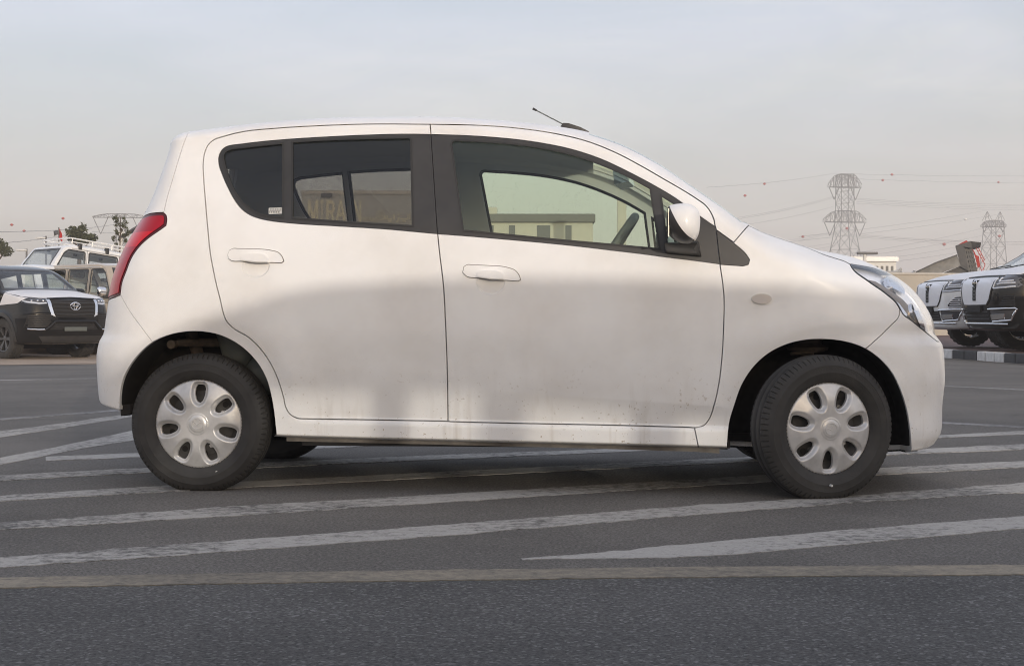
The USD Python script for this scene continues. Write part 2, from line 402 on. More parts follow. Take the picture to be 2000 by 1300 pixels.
def plain(name, col, rough=0.5, metal=0.0, spec=0.5, coat=0.0, vary=0.0, scale=6.0, bump=0.0, bscale=60.0):
    n = {'p': ('principled_bsdf', {'base_color': col, 'roughness': rough, 'metallic': metal, 'specular_ior_level': spec, 'coat_weight': coat, 'coat_roughness': 0.04})}
    l = []
    if vary or bump: n['co'] = ('texture_coordinate', {})
    if vary:
        n['n'] = ('noise_texture', {'scale': scale, 'detail': 5.0, 'roughness': 0.6})
        n['r'] = ('rgb_ramp', {'ramp': [(0.3, tuple(c * (1 - vary) for c in col)), (0.7, tuple(min(1.0, c * (1 + vary)) for c in col))]})
        l += [('co.object', 'n.vector'), ('n.fac', 'r.fac'), ('r.color', 'p.base_color')]
    if bump:
        n['bn'] = ('noise_texture', {'scale': bscale, 'detail': 3.0}); n['b'] = ('bump', {'strength': bump, 'distance': 0.01})
        l += [('co.object', 'bn.vector'), ('bn.fac', 'b.height'), ('b.normal', 'p.normal')]
    return MAT(name, n, l)

def pane(name, tint, rough=0.0, gloss=1.0, ior=1.45):
    """thin sheet of tinted glass: light passes, the sky mirrors in it"""
    return MAT(name, {'f': ('fresnel', {'IOR': ior}), 'ge': ('geometry', {}), 'inv': ('math', {'math_type': 'subtract', 'value1': 1.0}), 'fm': ('math', {'math_type': 'multiply'}),
                      'tc': ('mix_color', {'a': tint, 'b': (1.0, 1.0, 1.0)}), 't': ('transparent_bsdf', {}), 'g': ('glossy_bsdf', {'color': (gloss, gloss, gloss), 'roughness': rough}), 'm': ('mix_closure', {})},
               [('ge.backfacing', 'inv.value2'), ('f.fac', 'fm.value1'), ('inv.value', 'fm.value2'), ('ge.backfacing', 'tc.fac'), ('tc.result', 't.color'), ('fm.value', 'm.fac'), ('t.BSDF', 'm.closure1'), ('g.BSDF', 'm.closure2')], surface='m.closure')

def paint_mat(name, col, dust, dirt=1.0, rough=0.36):
    """car paint with road dust: a thin uneven film, specks of mud and streaks above the rocker"""
    return MAT(name, {
        'co': ('texture_coordinate', {}), 'sep': ('separate_xyz', {}),
        'n1': ('noise_texture', {'scale': 2.2, 'detail': 6.0, 'roughness': 0.62}),
        'st': ('mapping', {'scale': (16.0, 16.0, 1.1)}), 'n2': ('noise_texture', {'scale': 1.0, 'detail': 4.0, 'roughness': 0.6}),
        'n3': ('noise_texture', {'scale': 75.0, 'detail': 3.0, 'roughness': 0.6}), 'n4': ('noise_texture', {'scale': 5.0, 'detail': 2.0}),
        'low': ('map_range', {'from_min': 0.52, 'from_max': 0.17, 'to_min': 0.0, 'to_max': 1.0, 'clamp': True}),
        'r1': ('map_range', {'from_min': 0.42, 'from_max': 0.75, 'to_min': 0.0, 'to_max': 0.28 * dirt, 'clamp': True}),
        'r2': ('map_range', {'from_min': 0.55, 'from_max': 0.78, 'to_min': 0.0, 'to_max': 0.55 * dirt, 'clamp': True}),
        's3': ('math', {'math_type': 'multiply_add', 'value2': 0.22}), 'r3': ('map_range', {'from_min': 0.775, 'from_max': 0.80, 'to_min': 0.0, 'to_max': 0.95 * dirt, 'clamp': True}),
        'm2': ('math', {'math_type': 'multiply'}), 'm3': ('math', {'math_type': 'multiply'}),
        'a1': ('math', {'math_type': 'add', 'use_clamp': True}), 'a2': ('math', {'math_type': 'add', 'use_clamp': True}),
        'mx': ('mix_color', {'a': col, 'b': dust}),
        'ro': ('map_range', {'from_min': 0.0, 'from_max': 0.6, 'to_min': rough, 'to_max': 0.65, 'clamp': True}),
        'p': ('principled_bsdf', {'specular_ior_level': 0.4, 'coat_weight': 0.25, 'coat_roughness': 0.10}),
    }, [('co.object', 'n1.vector'), ('co.object', 'st.vector'), ('st.vector', 'n2.vector'), ('co.object', 'n3.vector'), ('co.object', 'n4.vector'), ('co.object', 'sep.vector'), ('sep.z', 'low.value'),
        ('n1.fac', 'r1.value'), ('n2.fac', 'r2.value'), ('n4.fac', 's3.value1'), ('n3.fac', 's3.value3'), ('s3.value', 'r3.value'),
        ('r2.result', 'm2.value1'), ('low.result', 'm2.value2'), ('r3.result', 'm3.value1'), ('low.result', 'm3.value2'),
        ('r1.result', 'a1.value1'), ('m2.value', 'a1.value2'), ('a1.value', 'a2.value1'), ('m3.value', 'a2.value2'), ('a2.value', 'mx.fac'), ('mx.result', 'p.base_color'),
        ('a2.value', 'ro.value'), ('ro.result', 'p.roughness')])

def asphalt_mat(name, dark, light, stone, big=0.35, stones=0.62, rough=0.85):
    return MAT(name, {
        'co': ('geometry', {}),
        'n1': ('noise_texture', {'scale': big, 'detail': 5.0, 'roughness': 0.6}), 'n2': ('noise_texture', {'scale': 105.0, 'detail': 4.0, 'roughness': 0.8}), 'n5': ('noise_texture', {'scale': 0.9, 'detail': 7.0, 'roughness': 0.62, 'distortion': 0.4}), 'st': ('map_range', {'from_min': 0.34, 'from_max': 0.6, 'to_min': 0.78, 'to_max': 1.06, 'clamp': True}), 'vd': ('voronoi_texture', {'scale': 1.6, 'feature': 'f1'}), 'dr': ('map_range', {'from_min': 0.03, 'from_max': 0.055, 'to_min': 0.6, 'to_max': 1.0, 'clamp': True}), 'sd': ('math', {'math_type': 'multiply'}), 'mul2': ('mix_color', {'blend_type': 'multiply', 'fac': 1.0, 'use_clamp': False}),
        'v': ('voronoi_texture', {'scale': 140.0, 'feature': 'f1'}), 'vs': ('separate_color', {}),
        'r1': ('rgb_ramp', {'ramp': [(0.3, dark), (0.7, light)]}),
        'r2': ('map_range', {'from_min': 0.28, 'from_max': 0.72, 'to_min': 0.12, 'to_max': 2.05, 'clamp': True}),
        'mul': ('mix_color', {'blend_type': 'multiply', 'fac': 1.0, 'use_clamp': False}),
        'pick': ('map_range', {'from_min': 0.84, 'from_max': 0.97, 'to_min': 0.0, 'to_max': stones, 'clamp': True}),
        'mx': ('mix_color', {'b': stone}),
        'b': ('bump', {'strength': 0.55, 'distance': 0.006}),
        'p': ('principled_bsdf', {'roughness': rough, 'specular_ior_level': 0.35}),
    }, [('co.position', 'n1.vector'), ('co.position', 'n2.vector'), ('co.position', 'v.vector'), ('n1.fac', 'r1.fac'), ('n2.fac', 'r2.value'), ('r1.color', 'mul.a'), ('r2.result', 'mul.b'),
        ('co.position', 'n5.vector'), ('n5.fac', 'st.value'), ('co.position', 'vd.vector'), ('vd.distance', 'dr.value'), ('st.result', 'sd.value1'), ('dr.result', 'sd.value2'), ('mx.result', 'mul2.a'), ('sd.value', 'mul2.b'), ('v.color', 'vs.color'), ('vs.r', 'pick.value'), ('pick.result', 'mx.fac'), ('mul.result', 'mx.a'), ('mul2.result', 'p.base_color'), ('n2.fac', 'b.height'), ('b.normal', 'p.normal')])

def marking_mat(name, paint, under, cover, soft=0.12):
    """worn road paint: the asphalt shows through cracks and bare spots"""
    return MAT(name, {
        'co': ('geometry', {}), 'mp': ('mapping', {'scale': (0.85, 1.0, 1.0), 'rotation': (0, 0, 0.12)}),
        'n1': ('noise_texture', {'scale': 26.0, 'detail': 9.0, 'roughness': 0.78}), 'n0': ('noise_texture', {'scale': 1.3, 'detail': 3.0}), 'n2': ('noise_texture', {'scale': 95.0, 'detail': 3.0, 'roughness': 0.7}),
        'v': ('voronoi_texture', {'scale': 9.0, 'feature': 'distance_to_edge'}), 'vm': ('map_range', {'from_min': 0.0, 'from_max': 0.025, 'to_min': -0.05, 'to_max': 0.0, 'clamp': True}),
        'wob': ('math', {'math_type': 'multiply_add', 'value2': 0.60, 'value3': -0.29}),
        's': ('math', {'math_type': 'add'}), 's2': ('math', {'math_type': 'add'}),
        'r': ('map_range', {'from_min': cover - soft / 2, 'from_max': cover + soft / 2, 'to_min': 0.0, 'to_max': 1.0, 'clamp': True}),
        'r2': ('map_range', {'from_min': 0.25, 'from_max': 0.75, 'to_min': 0.55, 'to_max': 1.35, 'clamp': True}),
        'mul': ('mix_color', {'blend_type': 'multiply', 'fac': 1.0, 'a': under, 'use_clamp': False}),
        'mulp': ('mix_color', {'blend_type': 'multiply', 'fac': 0.45, 'a': paint, 'use_clamp': False}),
        'mx': ('mix_color', {}), 'b': ('bump', {'strength': 0.4, 'distance': 0.005}),
        'p': ('principled_bsdf', {'roughness': 0.8, 'specular_ior_level': 0.35}),
    }, [('co.position', 'mp.vector'), ('mp.vector', 'n1.vector'), ('co.position', 'n0.vector'), ('co.position', 'n2.vector'), ('co.position', 'v.vector'), ('v.distance', 'vm.value'), ('n0.fac', 'wob.value1'), ('n1.fac', 's.value1'), ('wob.value', 's.value2'),
        ('s.value', 's2.value1'), ('vm.result', 's2.value2'), ('s2.value', 'r.value'), ('n2.fac', 'r2.value'), ('r2.result', 'mul.b'), ('r2.result', 'mulp.b'), ('r.result', 'mx.fac'), ('mul.result', 'mx.a'), ('mulp.result', 'mx.b'), ('mx.result', 'p.base_color'),
        ('n2.fac', 'b.height'), ('b.normal', 'p.normal')])

m_white = paint_mat('white_paint', (0.80, 0.795, 0.785), (0.40, 0.34, 0.27))
m_lining = plain('interior_lining', (0.62, 0.64, 0.68), 0.9)
m_black_trim = plain('black_trim', (0.028, 0.027, 0.027), 0.42, vary=0.25, scale=9)
m_rubber = plain('rubber_seal', (0.015, 0.015, 0.015), 0.55)
m_dark = plain('underbody_black', (0.013, 0.012, 0.012), 0.9)
m_rust = plain('dusty_steel', (0.095, 0.075, 0.06), 0.8, vary=0.5, scale=14)
m_tyre = plain('tyre_rubber', (0.032, 0.0305, 0.029), 0.72, vary=0.4, scale=7, bump=0.15, bscale=160)
m_hub = plain('silver_plastic', (0.56, 0.555, 0.55), 0.33, metal=0.45, vary=0.13, scale=22)
m_steelwheel = plain('dark_steel_wheel', (0.045, 0.043, 0.042), 0.6, vary=0.4, scale=25)
m_bolt = plain('zinc_bolt', (0.5, 0.5, 0.5), 0.35, metal=0.9)
m_chrome = plain('chrome', (0.86, 0.86, 0.87), 0.07, metal=1.0)
m_reflector = plain('lamp_reflector', (0.88, 0.88, 0.90), 0.12, metal=1.0)
m_beige_seat = plain('seat_cloth', (0.36, 0.32, 0.27), 0.9)
m_grey_plastic = plain('grey_plastic', (0.10, 0.11, 0.105), 0.6)
m_mirror_glass = plain('mirror_glass', (0.8, 0.85, 0.85), 0.02, metal=1.0)
m_clear = pane('clear_glass', (0.86, 0.93, 0.82))
m_tint = pane('tinted_glass', (0.50, 0.495, 0.47))
m_lens = pane('lamp_lens', (0.95, 0.95, 0.95))
m_red = MAT('red_lens', {'p': ('principled_bsdf', {'base_color': (0.56, 0.003, 0.010), 'roughness': 0.25, 'specular_ior_level': 0.3, 'coat_weight': 0.2, 'coat_roughness': 0.03})})
m_red2 = MAT('red_lens_deep', {'p': ('principled_bsdf', {'base_color': (0.34, 0.003, 0.014), 'roughness': 0.25, 'specular_ior_level': 0.3, 'coat_weight': 0.2, 'coat_roughness': 0.03})})
m_maroon = MAT('lamp_bezel', {'p': ('principled_bsdf', {'base_color': (0.06, 0.006, 0.008), 'roughness': 0.3})})
m_print = plain('sticker_print', (0.55, 0.55, 0.53), 0.6)
# ------------------------------------------------------------------ the ground
DROP = 0.125
def gz(x, y):
    """the lot lies a hand lower at the far left than under the car"""
    x, y = np.asarray(x, float), np.asarray(y, float)
    dep = (x - EYE[0]) * D_[0] + (y - EYE[1]) * D_[1]; lat = (x - EYE[0]) * R_[0] + (y - EYE[1]) * R_[1]
    s = lambda t: np.clip(t, 0, 1) ** 2 * (3 - 2 * np.clip(t, 0, 1))
    return -DROP * s((dep - 12.0) / 11.0) * s((-lat - 2.0) / 3.0)

def on_lot(pts):
    pts = np.asarray(pts, float); z = np.zeros(len(pts))
    r = ray(pts[:, 0], pts[:, 1])
    for _ in range(12):
        P = EYE + r * ((z - EYE[2]) / r[:, 2])[:, None]; z = gz(P[:, 0], P[:, 1])
    return P

def lot_sheet(poly_xy, lift, step=0.5):
    v, f = fill(Polygon(poly_xy), step)
    return np.column_stack([v, gz(v[:, 0], v[:, 1]) + lift]), f

m_asphalt = asphalt_mat('lot_asphalt', (0.084, 0.079, 0.072), (0.132, 0.122, 0.110), (0.24, 0.225, 0.21), stones=0.45)
m_road = asphalt_mat('road_asphalt', (0.056, 0.055, 0.053), (0.086, 0.083, 0.080), (0.25, 0.245, 0.24), stones=0.55)
m_sand = plain('sand', (0.30, 0.235, 0.18), 0.95, vary=0.25, scale=1.2, bump=0.4, bscale=30)
m_paint_w = marking_mat('worn_white_paint', (0.37, 0.355, 0.33), (0.10, 0.096, 0.09), 0.455, 0.17)
m_paint_f = marking_mat('faint_white_paint', (0.30, 0.29, 0.285), (0.08, 0.078, 0.076), 0.50, 0.25)
m_paint_y = marking_mat('worn_yellow_paint', (0.27, 0.235, 0.18), (0.09, 0.085, 0.076), 0.46, 0.36)
m_black_paint = plain('kerb_black_paint', (0.035, 0.035, 0.037), 0.75, vary=0.3, scale=9)
m_white_paint = plain('kerb_white_paint', (0.52, 0.51, 0.49), 0.75, vary=0.2, scale=9)
m_paving = MAT('brick_paving', {'co': ('geometry', {}), 'b': ('brick_texture', {'color1': (0.12, 0.065, 0.055), 'color2': (0.09, 0.055, 0.05), 'mortar': (0.05, 0.045, 0.04), 'scale': 5.0, 'mortar_size': 0.02, 'brick_width': 1.0, 'row_height': 0.5}),
    'p': ('principled_bsdf', {'roughness': 0.85})}, [('co.position', 'b.vector'), ('b.color', 'p.base_color')])

ground = UsdGeom.Xform.Define(stage, path_for(None, 'ground')).GetPrim(); tag(ground, kind='structure', label='grey asphalt lot with worn painted stripes', category='ground')
far = [(EYE + R_ * 640 * math.cos(a) + D_ * 640 * math.sin(a))[:2] for a in np.linspace(0, 2 * math.pi, 72, endpoint=False)]
near_c = [cam_xy(*q) for q in ((-40, -12), (40, -12), (40, 60), (-40, 60))]
v1, f1 = fill(Polygon(near_c), 1.0)
v2, f2 = fill(Polygon(far, [near_c]), 60.0)
gv = np.vstack([np.column_stack([v1, gz(v1[:, 0], v1[:, 1])]), np.column_stack([v2, gz(v2[:, 0], v2[:, 1]) * 0 + np.where(np.abs(gz(v2[:, 0], v2[:, 1])) > 1e-6, gz(v2[:, 0], v2[:, 1]), 0)])])
put('asphalt', (gv, np.vstack([f1, f2 + len(v1)])), m_asphalt, ground, smooth=True)
yl = on_ground([(-900, 1142), (-300, 1138), (0, 1136), (700, 1128), (1360, 1119), (2000, 1114), (2400, 1111), (2900, 1108)])
road_poly = [tuple(p[:2]) for p in yl] + [cam_xy(14, -9), cam_xy(-14, -9)]
put('road_surface', lot_sheet(road_poly, 0.002, 1.0), m_road, ground, smooth=True)
def band(top, bot, mat, name='painted_stripe', lift=0.002, jag=0.007, seed=0, fn=on_lot):
    """a painted band between two pixel edges; its edges are a little ragged"""
    rng = np.random.default_rng(seed)
    def edge(pp):
        pp = np.asarray(pp, float); xs = np.linspace(pp[0, 0], pp[-1, 0], max(8, int(abs(pp[-1, 0] - pp[0, 0]) / 9)))
        q = fn(np.column_stack([xs, np.interp(xs, pp[:, 0], pp[:, 1])]))[:, :2]
        t = np.gradient(q, axis=0); t /= np.linalg.norm(t, axis=1, keepdims=True)
        w = np.convolve(rng.normal(0, 1, len(q) + 4), [0.2, 0.6, 1, 0.6, 0.2], 'valid') * jag * 0.5
        return q + np.column_stack([-t[:, 1], t[:, 0]]) * w[:, None]
    a, b = edge(top), edge(bot)
    n = max(len(a), len(b)); rs = lambda q: np.column_stack([np.interp(np.linspace(0, 1, n), np.linspace(0, 1, len(q)), q[:, k]) for k in (0, 1)])
    a, b = rs(a), rs(b); xy = np.vstack([a, b]); i = np.arange(n - 1)
    f = np.vstack([np.column_stack([i, i + n, i + n + 1]), np.column_stack([i, i + n + 1, i + 1])])
    top = np.column_stack([xy, gz(xy[:, 0], xy[:, 1]) + lift]); o = len(top)
    f2 = np.vstack([f, np.column_stack([i + n, i + n + o, i + n + 1 + o]), np.column_stack([i + n, i + n + 1 + o, i + n + 1])])
    put(name, (np.vstack([top, top - [0, 0, lift + 0.001]]), f2), mat, ground, smooth=30)
E = 700
band([(1017, 1091), (1129, 1083), (1360, 1061), (1628, 1037), (2000, 1008), (2000 + E, 950)], [(1020, 1092.5), (1064, 1092), (1300, 1089), (1441, 1082), (1675, 1061), (2000, 1032), (2000 + E, 972)], m_paint_w, seed=1)
band([(-E, 1141), (0, 1089), (328, 1065), (895, 1023), (1360, 987), (1675, 967), (2000, 943), (2000 + E, 893)], [(-E, 1160), (0, 1109), (282, 1089), (895, 1044), (1360, 1005), (1675, 981), (2000, 962), (2000 + E, 910)], m_paint_w, seed=2)
band([(-E, 1072), (0, 1021), (469, 988), (895, 964), (1300, 939), (1722, 914), (2000, 900), (2000 + E, 862)], [(-E, 1086), (0, 1035), (469, 1007), (895, 979), (1300, 953), (1722, 927), (2000, 913), (2000 + E, 874)], m_paint_w, seed=3)
band([(-E, 1010), (0, 968), (328, 948), (895, 920), (1360, 897), (1741, 880), (2000, 867), (2000 + E, 832)], [(-E, 1020), (0, 979), (328, 960), (895, 930), (1360, 907), (1741, 888), (2000, 878), (2000 + E, 842)], m_paint_w, seed=4)
band([(-E, 970), (0, 928), (235, 916), (660, 897), (895, 887), (1223, 876), (1835, 850), (2000, 841), (2000 + E, 808)], [(-E, 982), (0, 939), (235, 926), (660, 906), (895, 896), (1223, 882), (1835, 855), (2000, 848), (2000 + E, 814)], m_paint_w, seed=5)
band([(89, 892), (263, 885), (660, 867), (900, 857)], [(89, 900), (263, 893), (660, 874), (900, 862)], m_paint_w, seed=6)
band([(-60, 907), (0, 894), (141, 866), (253, 842), (330, 824)], [(-60, 922), (0, 908), (141, 879), (253, 861), (330, 846)], m_paint_w, seed=7)
band([(-300, 892), (0, 842), (141, 824), (253, 808), (420, 788)], [(-300, 908), (0, 854), (141, 833), (253, 814), (420, 792)], m_paint_w, seed=8)
band([(-200, 832), (0, 817), (206, 801.7), (420, 786)], [(-200, 836), (0, 820.5), (206, 805), (420, 789)], m_paint_f, seed=9)
band([(-200, 748), (0, 741.5), (190, 738)], [(-200, 750), (0, 743), (190, 739.5)], m_paint_f, seed=10)
band([(1780, 821), (1840, 824), (2000, 832), (2300, 848)], [(1780, 824), (1840, 827.5), (2000, 836), (2300, 853)], m_paint_f, seed=11)
band([(1780, 750), (1847, 753), (2000, 760), (2300, 774)], [(1780, 751.3), (1847, 754.5), (2000, 761.7), (2300, 776)], m_paint_f, seed=12)
band([(-E, 1140), (0, 1130), (660, 1118), (1360, 1109), (2000, 1105), (2000 + E, 1101)], [(-E, 1162), (0, 1150), (660, 1138), (1360, 1129), (2000, 1124), (2000 + E, 1119)], m_paint_y, name='yellow_line', lift=0.0045, jag=0.004, seed=13)
# sandy lot at the back left
sp = on_lot([(-2600, 728), (-400, 716), (0, 713), (120, 712), (220, 711), (300, 711), (420, 709)])
sand = [tuple(p[:2]) for p in sp] + [cam_xy(-2.2, 45), cam_xy(-32, 45)]
put('sand_lot', lot_sheet(sand, 0.006, 0.8), m_sand, ground, smooth=True)
# ------------------------------------------------------------------ the white hatchback
def curve(pts, sharp=38.0, n=6, closed=True):
    """smooth line through points, corners sharper than SHARP degrees kept"""
    p = np.asarray(pts, float); N = len(p)
    if closed:                                   # straights next to tight bends get a point near each end
        q = []
        for i in range(N):
            a0, b0, c0, d0 = p[i - 1], p[i], p[(i + 1) % N], p[(i + 2) % N]; L = np.linalg.norm(c0 - b0); u0 = (c0 - b0) / max(L, 1e-9); q.append(b0)
            l0, l1 = np.linalg.norm(b0 - a0), np.linalg.norm(d0 - c0)
            if L > 3 * l0: q.append(b0 + u0 * l0)
            if L > 3 * l1: q.append(c0 - u0 * l1)
        p = np.array(q); N = len(p)
    a, b = (p - np.roll(p, 1, 0), np.roll(p, -1, 0) - p)
    ang = np.degrees(np.abs(np.arctan2(a[:, 0] * b[:, 1] - a[:, 1] * b[:, 0], (a * b).sum(1))))
    corner = ang > sharp
    if not closed: corner[0] = corner[-1] = True
    tg = np.roll(p, -1, 0) - np.roll(p, 1, 0)
    out = []
    for i in range(N if closed else N - 1):
        j = (i + 1) % N; L = np.linalg.norm(p[j] - p[i])
        def tang(k, other_first):
            if corner[k]: return (p[j] - p[i])
            d1, d2 = np.linalg.norm(p[k] - p[(k - 1) % N]), np.linalg.norm(p[(k + 1) % N] - p[k])
            t = ((p[k] - p[(k - 1) % N]) / max(d1, 1e-9) * d2 + (p[(k + 1) % N] - p[k]) / max(d2, 1e-9) * d1) / (d1 + d2)
            return t * L
        t0, t1 = tang(i, True), tang(j, False)
        u = np.linspace(0, 1, n, endpoint=False)[:, None]
        out.append((2 * u**3 - 3 * u**2 + 1) * p[i] + (u**3 - 2 * u**2 + u) * t0 + (-2 * u**3 + 3 * u**2) * p[j] + (u**3 - u**2) * t1)
    if not closed: out.append(p[-1:])
    return np.vstack(out)

hero = make_hero()
def HC(pts, closed=False): return hero.hit(curve(pts, closed=closed))
def HP(pts): return Polygon(HC(pts, True)).buffer(0)
J = lambda *a: Polygon(np.vstack([np.atleast_2d(np.asarray(q, float)) for q in a])).buffer(0)

B_line = [(840, 243), (841.5, 262), (853, 437), (858, 489), (866, 557), (870.5, 640), (873.5, 720), (875, 822)]
A_line = [(1396.5, 440), (1398.5, 447), (1402, 482), (1406.5, 517), (1412, 555), (1414, 576), (1413.5, 637), (1410, 700), (1404, 750), (1395, 790), (1385, 818), (1375, 830), (1360, 834.5)]
rd_rest = [(840, 821.5), (700, 819), (600, 817.5), (580, 816), (566, 808), (558, 795), (554, 777), (546, 749.6), (532, 716), (512, 685), (485, 658), (454.5, 639.6), (442, 626), (436, 611), (430.5, 587), (423.5, 560), (417, 530), (410.5, 494), (406, 450), (401, 392), (397.5, 346), (396.8, 318), (400, 298), (406, 284), (415.7, 274.6), (439, 266), (478, 256.8), (531, 251.4), (635, 245.2), (740, 242.3)]
fd_rest = [(1200, 830), (1000, 826), (880, 823)]
fd_top = [(923, 244.5), (1006, 250), (1089, 262), (1145, 275.5), (1200, 297), (1255.5, 326), (1297, 350), (1335, 372), (1361, 388.5), (1379, 402), (1389.5, 417), (1395, 431)]
P_rd = HP(B_line + rd_rest)
P_fd = HP([(840.1, 243)] + fd_top + A_line + fd_rest + B_line[::-1][:-1])
# black window surrounds and glass
P_rblack = HP([(426, 309), (431, 295), (440, 286.7), (452, 283), (504.6, 276.5), (554, 272), (635, 266.8), (714, 263.2), (808, 261.3), (841.5, 262), (853, 437), (854.2, 457.5), (756, 448.5), (661.6, 442.5), (567, 436.5), (531, 432.5), (504.6, 427), (486, 419.5), (470.6, 408), (457.5, 391), (444.5, 367), (434, 343), (427, 322)])
P_rq = HP([(434, 303), (439, 294), (452, 288.8), (504, 282.5), (554.5, 277.5), (554.5, 426.5), (530, 424), (512.5, 421.4), (497, 415.5), (481, 404.5), (465.4, 387.5), (452, 366.5), (442, 340), (435.5, 317)])
P_rg = HP([(568.5, 275.5), (635, 271.5), (720, 268.5), (800, 267), (804.5, 271), (805, 300), (808, 443), (690, 436), (568.5, 427.5)])
P_fblack = HP([(841.5, 262), (881.5, 263), (951, 266.5), (1034, 275), (1117, 291), (1172, 309), (1228, 335), (1269, 356.5), (1320, 386.5), (1358, 414.5), (1396, 441.5), (1398.7, 448), (1402, 482), (1406.4, 516.5), (1355, 509.5), (1300, 502.8), (1255.5, 496.8), (1117, 480.5), (978.5, 467.5), (901, 461), (854.2, 457.5), (853, 437)])
P_fg = HP([(879.5, 281), (882.5, 274), (890, 271.8), (951, 275), (1034, 283), (1117, 300), (1172, 318.6), (1228, 343), (1272, 367), (1280, 420), (1291, 488.5), (1197, 479.5), (1117, 472.5), (1000, 461), (903, 451.5), (893, 380)])
P_tri = HP([(1288.5, 378), (1318, 396), (1344, 414), (1350, 440), (1350, 478), (1302, 482), (1294, 420)])
P_garn = HP([(1399.5, 449.5), (1433, 474.5), (1457.7, 496.5), (1464.5, 507), (1462, 516.5), (1452, 519.6), (1407.5, 516.8), (1403, 482)])
# fender, hood, lamps, bumpers, tailgate
seam_fb = HC([(1757, 606), (1757, 612), (1753, 622), (1743, 632), (1719, 656), (1692, 680)])
lamp_low = HC([(1660, 516), (1664, 523.5), (1695, 549), (1729, 573), (1751, 593), (1758, 605), (1763, 614), (1780, 627), (1797, 641), (1812, 653)])
hood_seam = HC([(1463, 441), (1490, 454), (1530, 468), (1570, 481.5), (1589, 489), (1611, 498), (1633, 505), (1651, 511), (1660, 516)])
cowl = HC([(1463, 439), (1448, 456), (1433, 473.5)])
doorA = HC(A_line[1:])
sillv = hero.hit([(1356.5, 835.5), (1356.5, 874)])
iA = 6
P_fen = J(hood_seam[0] + [0, 0.004], cowl, hero.hit([(1399, 449)]), doorA[4:], sillv, sillv[-1] + [0, -0.3], [WB, -0.2], [WB + 0.12, 0.40], seam_fb[::-1], lamp_low[np.argmin(np.hypot(*(lamp_low - seam_fb[0]).T))::-1], hood_seam[::-1])
tip = hood_seam[-1]
P_hood = J(hood_seam, [2.83, tip[1] - 0.075], [3.3, tip[1] - 0.16], [3.3, 1.9], hood_seam[0] + [-0.05, 0.8])
P_lamp = J(lamp_low, [lamp_low[-1][0] + 0.05, lamp_low[-1][1] - 0.03], [3.3, lamp_low[-1][1] - 0.08], [3.3, tip[1] - 0.16], [2.83, tip[1] - 0.068], HC([(1746, 537.5), (1712, 524.5), (1662, 514.8)]))
P_fbump = J(seam_fb, [WB + 0.12, 0.40], [WB, -0.2], [3.4, -0.2], [3.4, lamp_low[-1][1] - 0.08], [lamp_low[-1][0] + 0.05, lamp_low[-1][1] - 0.03], lamp_low[:np.argmin(np.hypot(*(lamp_low - seam_fb[0]).T)):-1])
tg_seam = HC([(368.5, 259.5), (363, 271), (353, 300), (339, 346), (326.6, 388), (320, 415)])
tl_right = HC([(320, 415), (325, 420), (326.5, 427), (325, 441), (314, 449), (293, 463.5), (274, 480.5), (259, 501), (247, 530), (238.5, 554), (235.5, 576)])
tl_bot = hero.hit([(225, 580.5), (215, 584)])
rb_seam = HC([(236, 576), (253, 606), (274, 635), (298, 667)])
P_tg = J(tg_seam[0] + [0.10, 0.4], tg_seam, hero.hit([(306, 415.5), (294, 417)]), [-0.9, 0.98], [-0.9, 1.9])
P_tl = J(tl_right, tl_bot, tl_bot[-1] + [-0.5, -0.10], [-0.9, 0.98], hero.hit([(294, 417), (306, 415.5)]))
P_rbump = J(tl_bot[-1] + [-0.5, -0.10], tl_bot[::-1], rb_seam, [-0.05, 0.40], [0.0, -0.2], [-1, -0.2])
P_tgl = J(tl_right[-1], tl_bot[-1] + [-0.5, -0.10], [-1, 1.0], tl_right[0], tl_right[1:-1])
def arch(pts, off=0.0):
    c = HC(pts); return J(c, [c[-1][0] + 0.005, -0.3], [c[0][0] - 0.005, -0.3])
A_rear = arch([(234.5, 820), (233.5, 780), (236.5, 753), (243, 732.5), (253, 714), (271, 690.5), (297.5, 667.5), (326, 654.5), (358, 647.5), (397, 647), (428, 653), (462, 669), (488, 690), (509, 716), (522, 742), (530, 771), (535.5, 802), (539, 833.5), (541.5, 856)])
A_front = arch([(1419, 884), (1421, 850), (1424, 824), (1434, 790), (1449, 749.5), (1471, 716), (1501.5, 688.6), (1535, 672), (1576, 662.6), (1620, 662), (1657, 667.6), (1691, 680), (1718, 699), (1742, 726), (1759, 760), (1771, 797), (1777.5, 834), (1781, 875)])

SH, CUT = 0.022, 0.002
skin = hero.layer(0.0, SH)
half = m3.Manifold.cube((8, 2, 4)).translate((-3, -2, -1))
near = skin ^ half
py = lambda poly, a=-1.2, b=-0.02: prism_y(poly, a, b)
both = lambda m: m + flip(m)
arches = both(py(A_rear, -1.2, -0.44) + py(A_front, -1.2, -0.40))
ws = Polygon([(-0.60, 1.02), (0.60, 1.02), (0.515, 1.405), (0.30, 1.425), (-0.30, 1.425), (-0.515, 1.405)])
bl = Polygon([(-0.50, 1.03), (0.50, 1.03), (0.44, 1.34), (-0.44, 1.34)])
WS, BL = prism_x(ws, 1.45, 2.4), prism_x(bl, -0.6, -0.02)
lampP, lampC = both(py(P_lamp, -1.2, -0.36)), prism_y(P_lamp, -0.36, 0.36)
hoodP, tgP, rbP = prism_y(P_hood, -1.2, 1.2), prism_y(P_tg, -1.2, 1.2) + prism_y(P_tgl, -0.43, 0.43), prism_y(P_rbump, -1.2, 1.2)
tlP = both(py(P_tl, -1.2, -0.43))
fbP = prism_y(P_fbump, -1.2, 1.2) + (lampC - hoodP)
grow = lambda P, d: P.buffer(d, join_style='mitre')
P_glass = P_rq.union(P_rg).union(P_fg).union(P_tri)

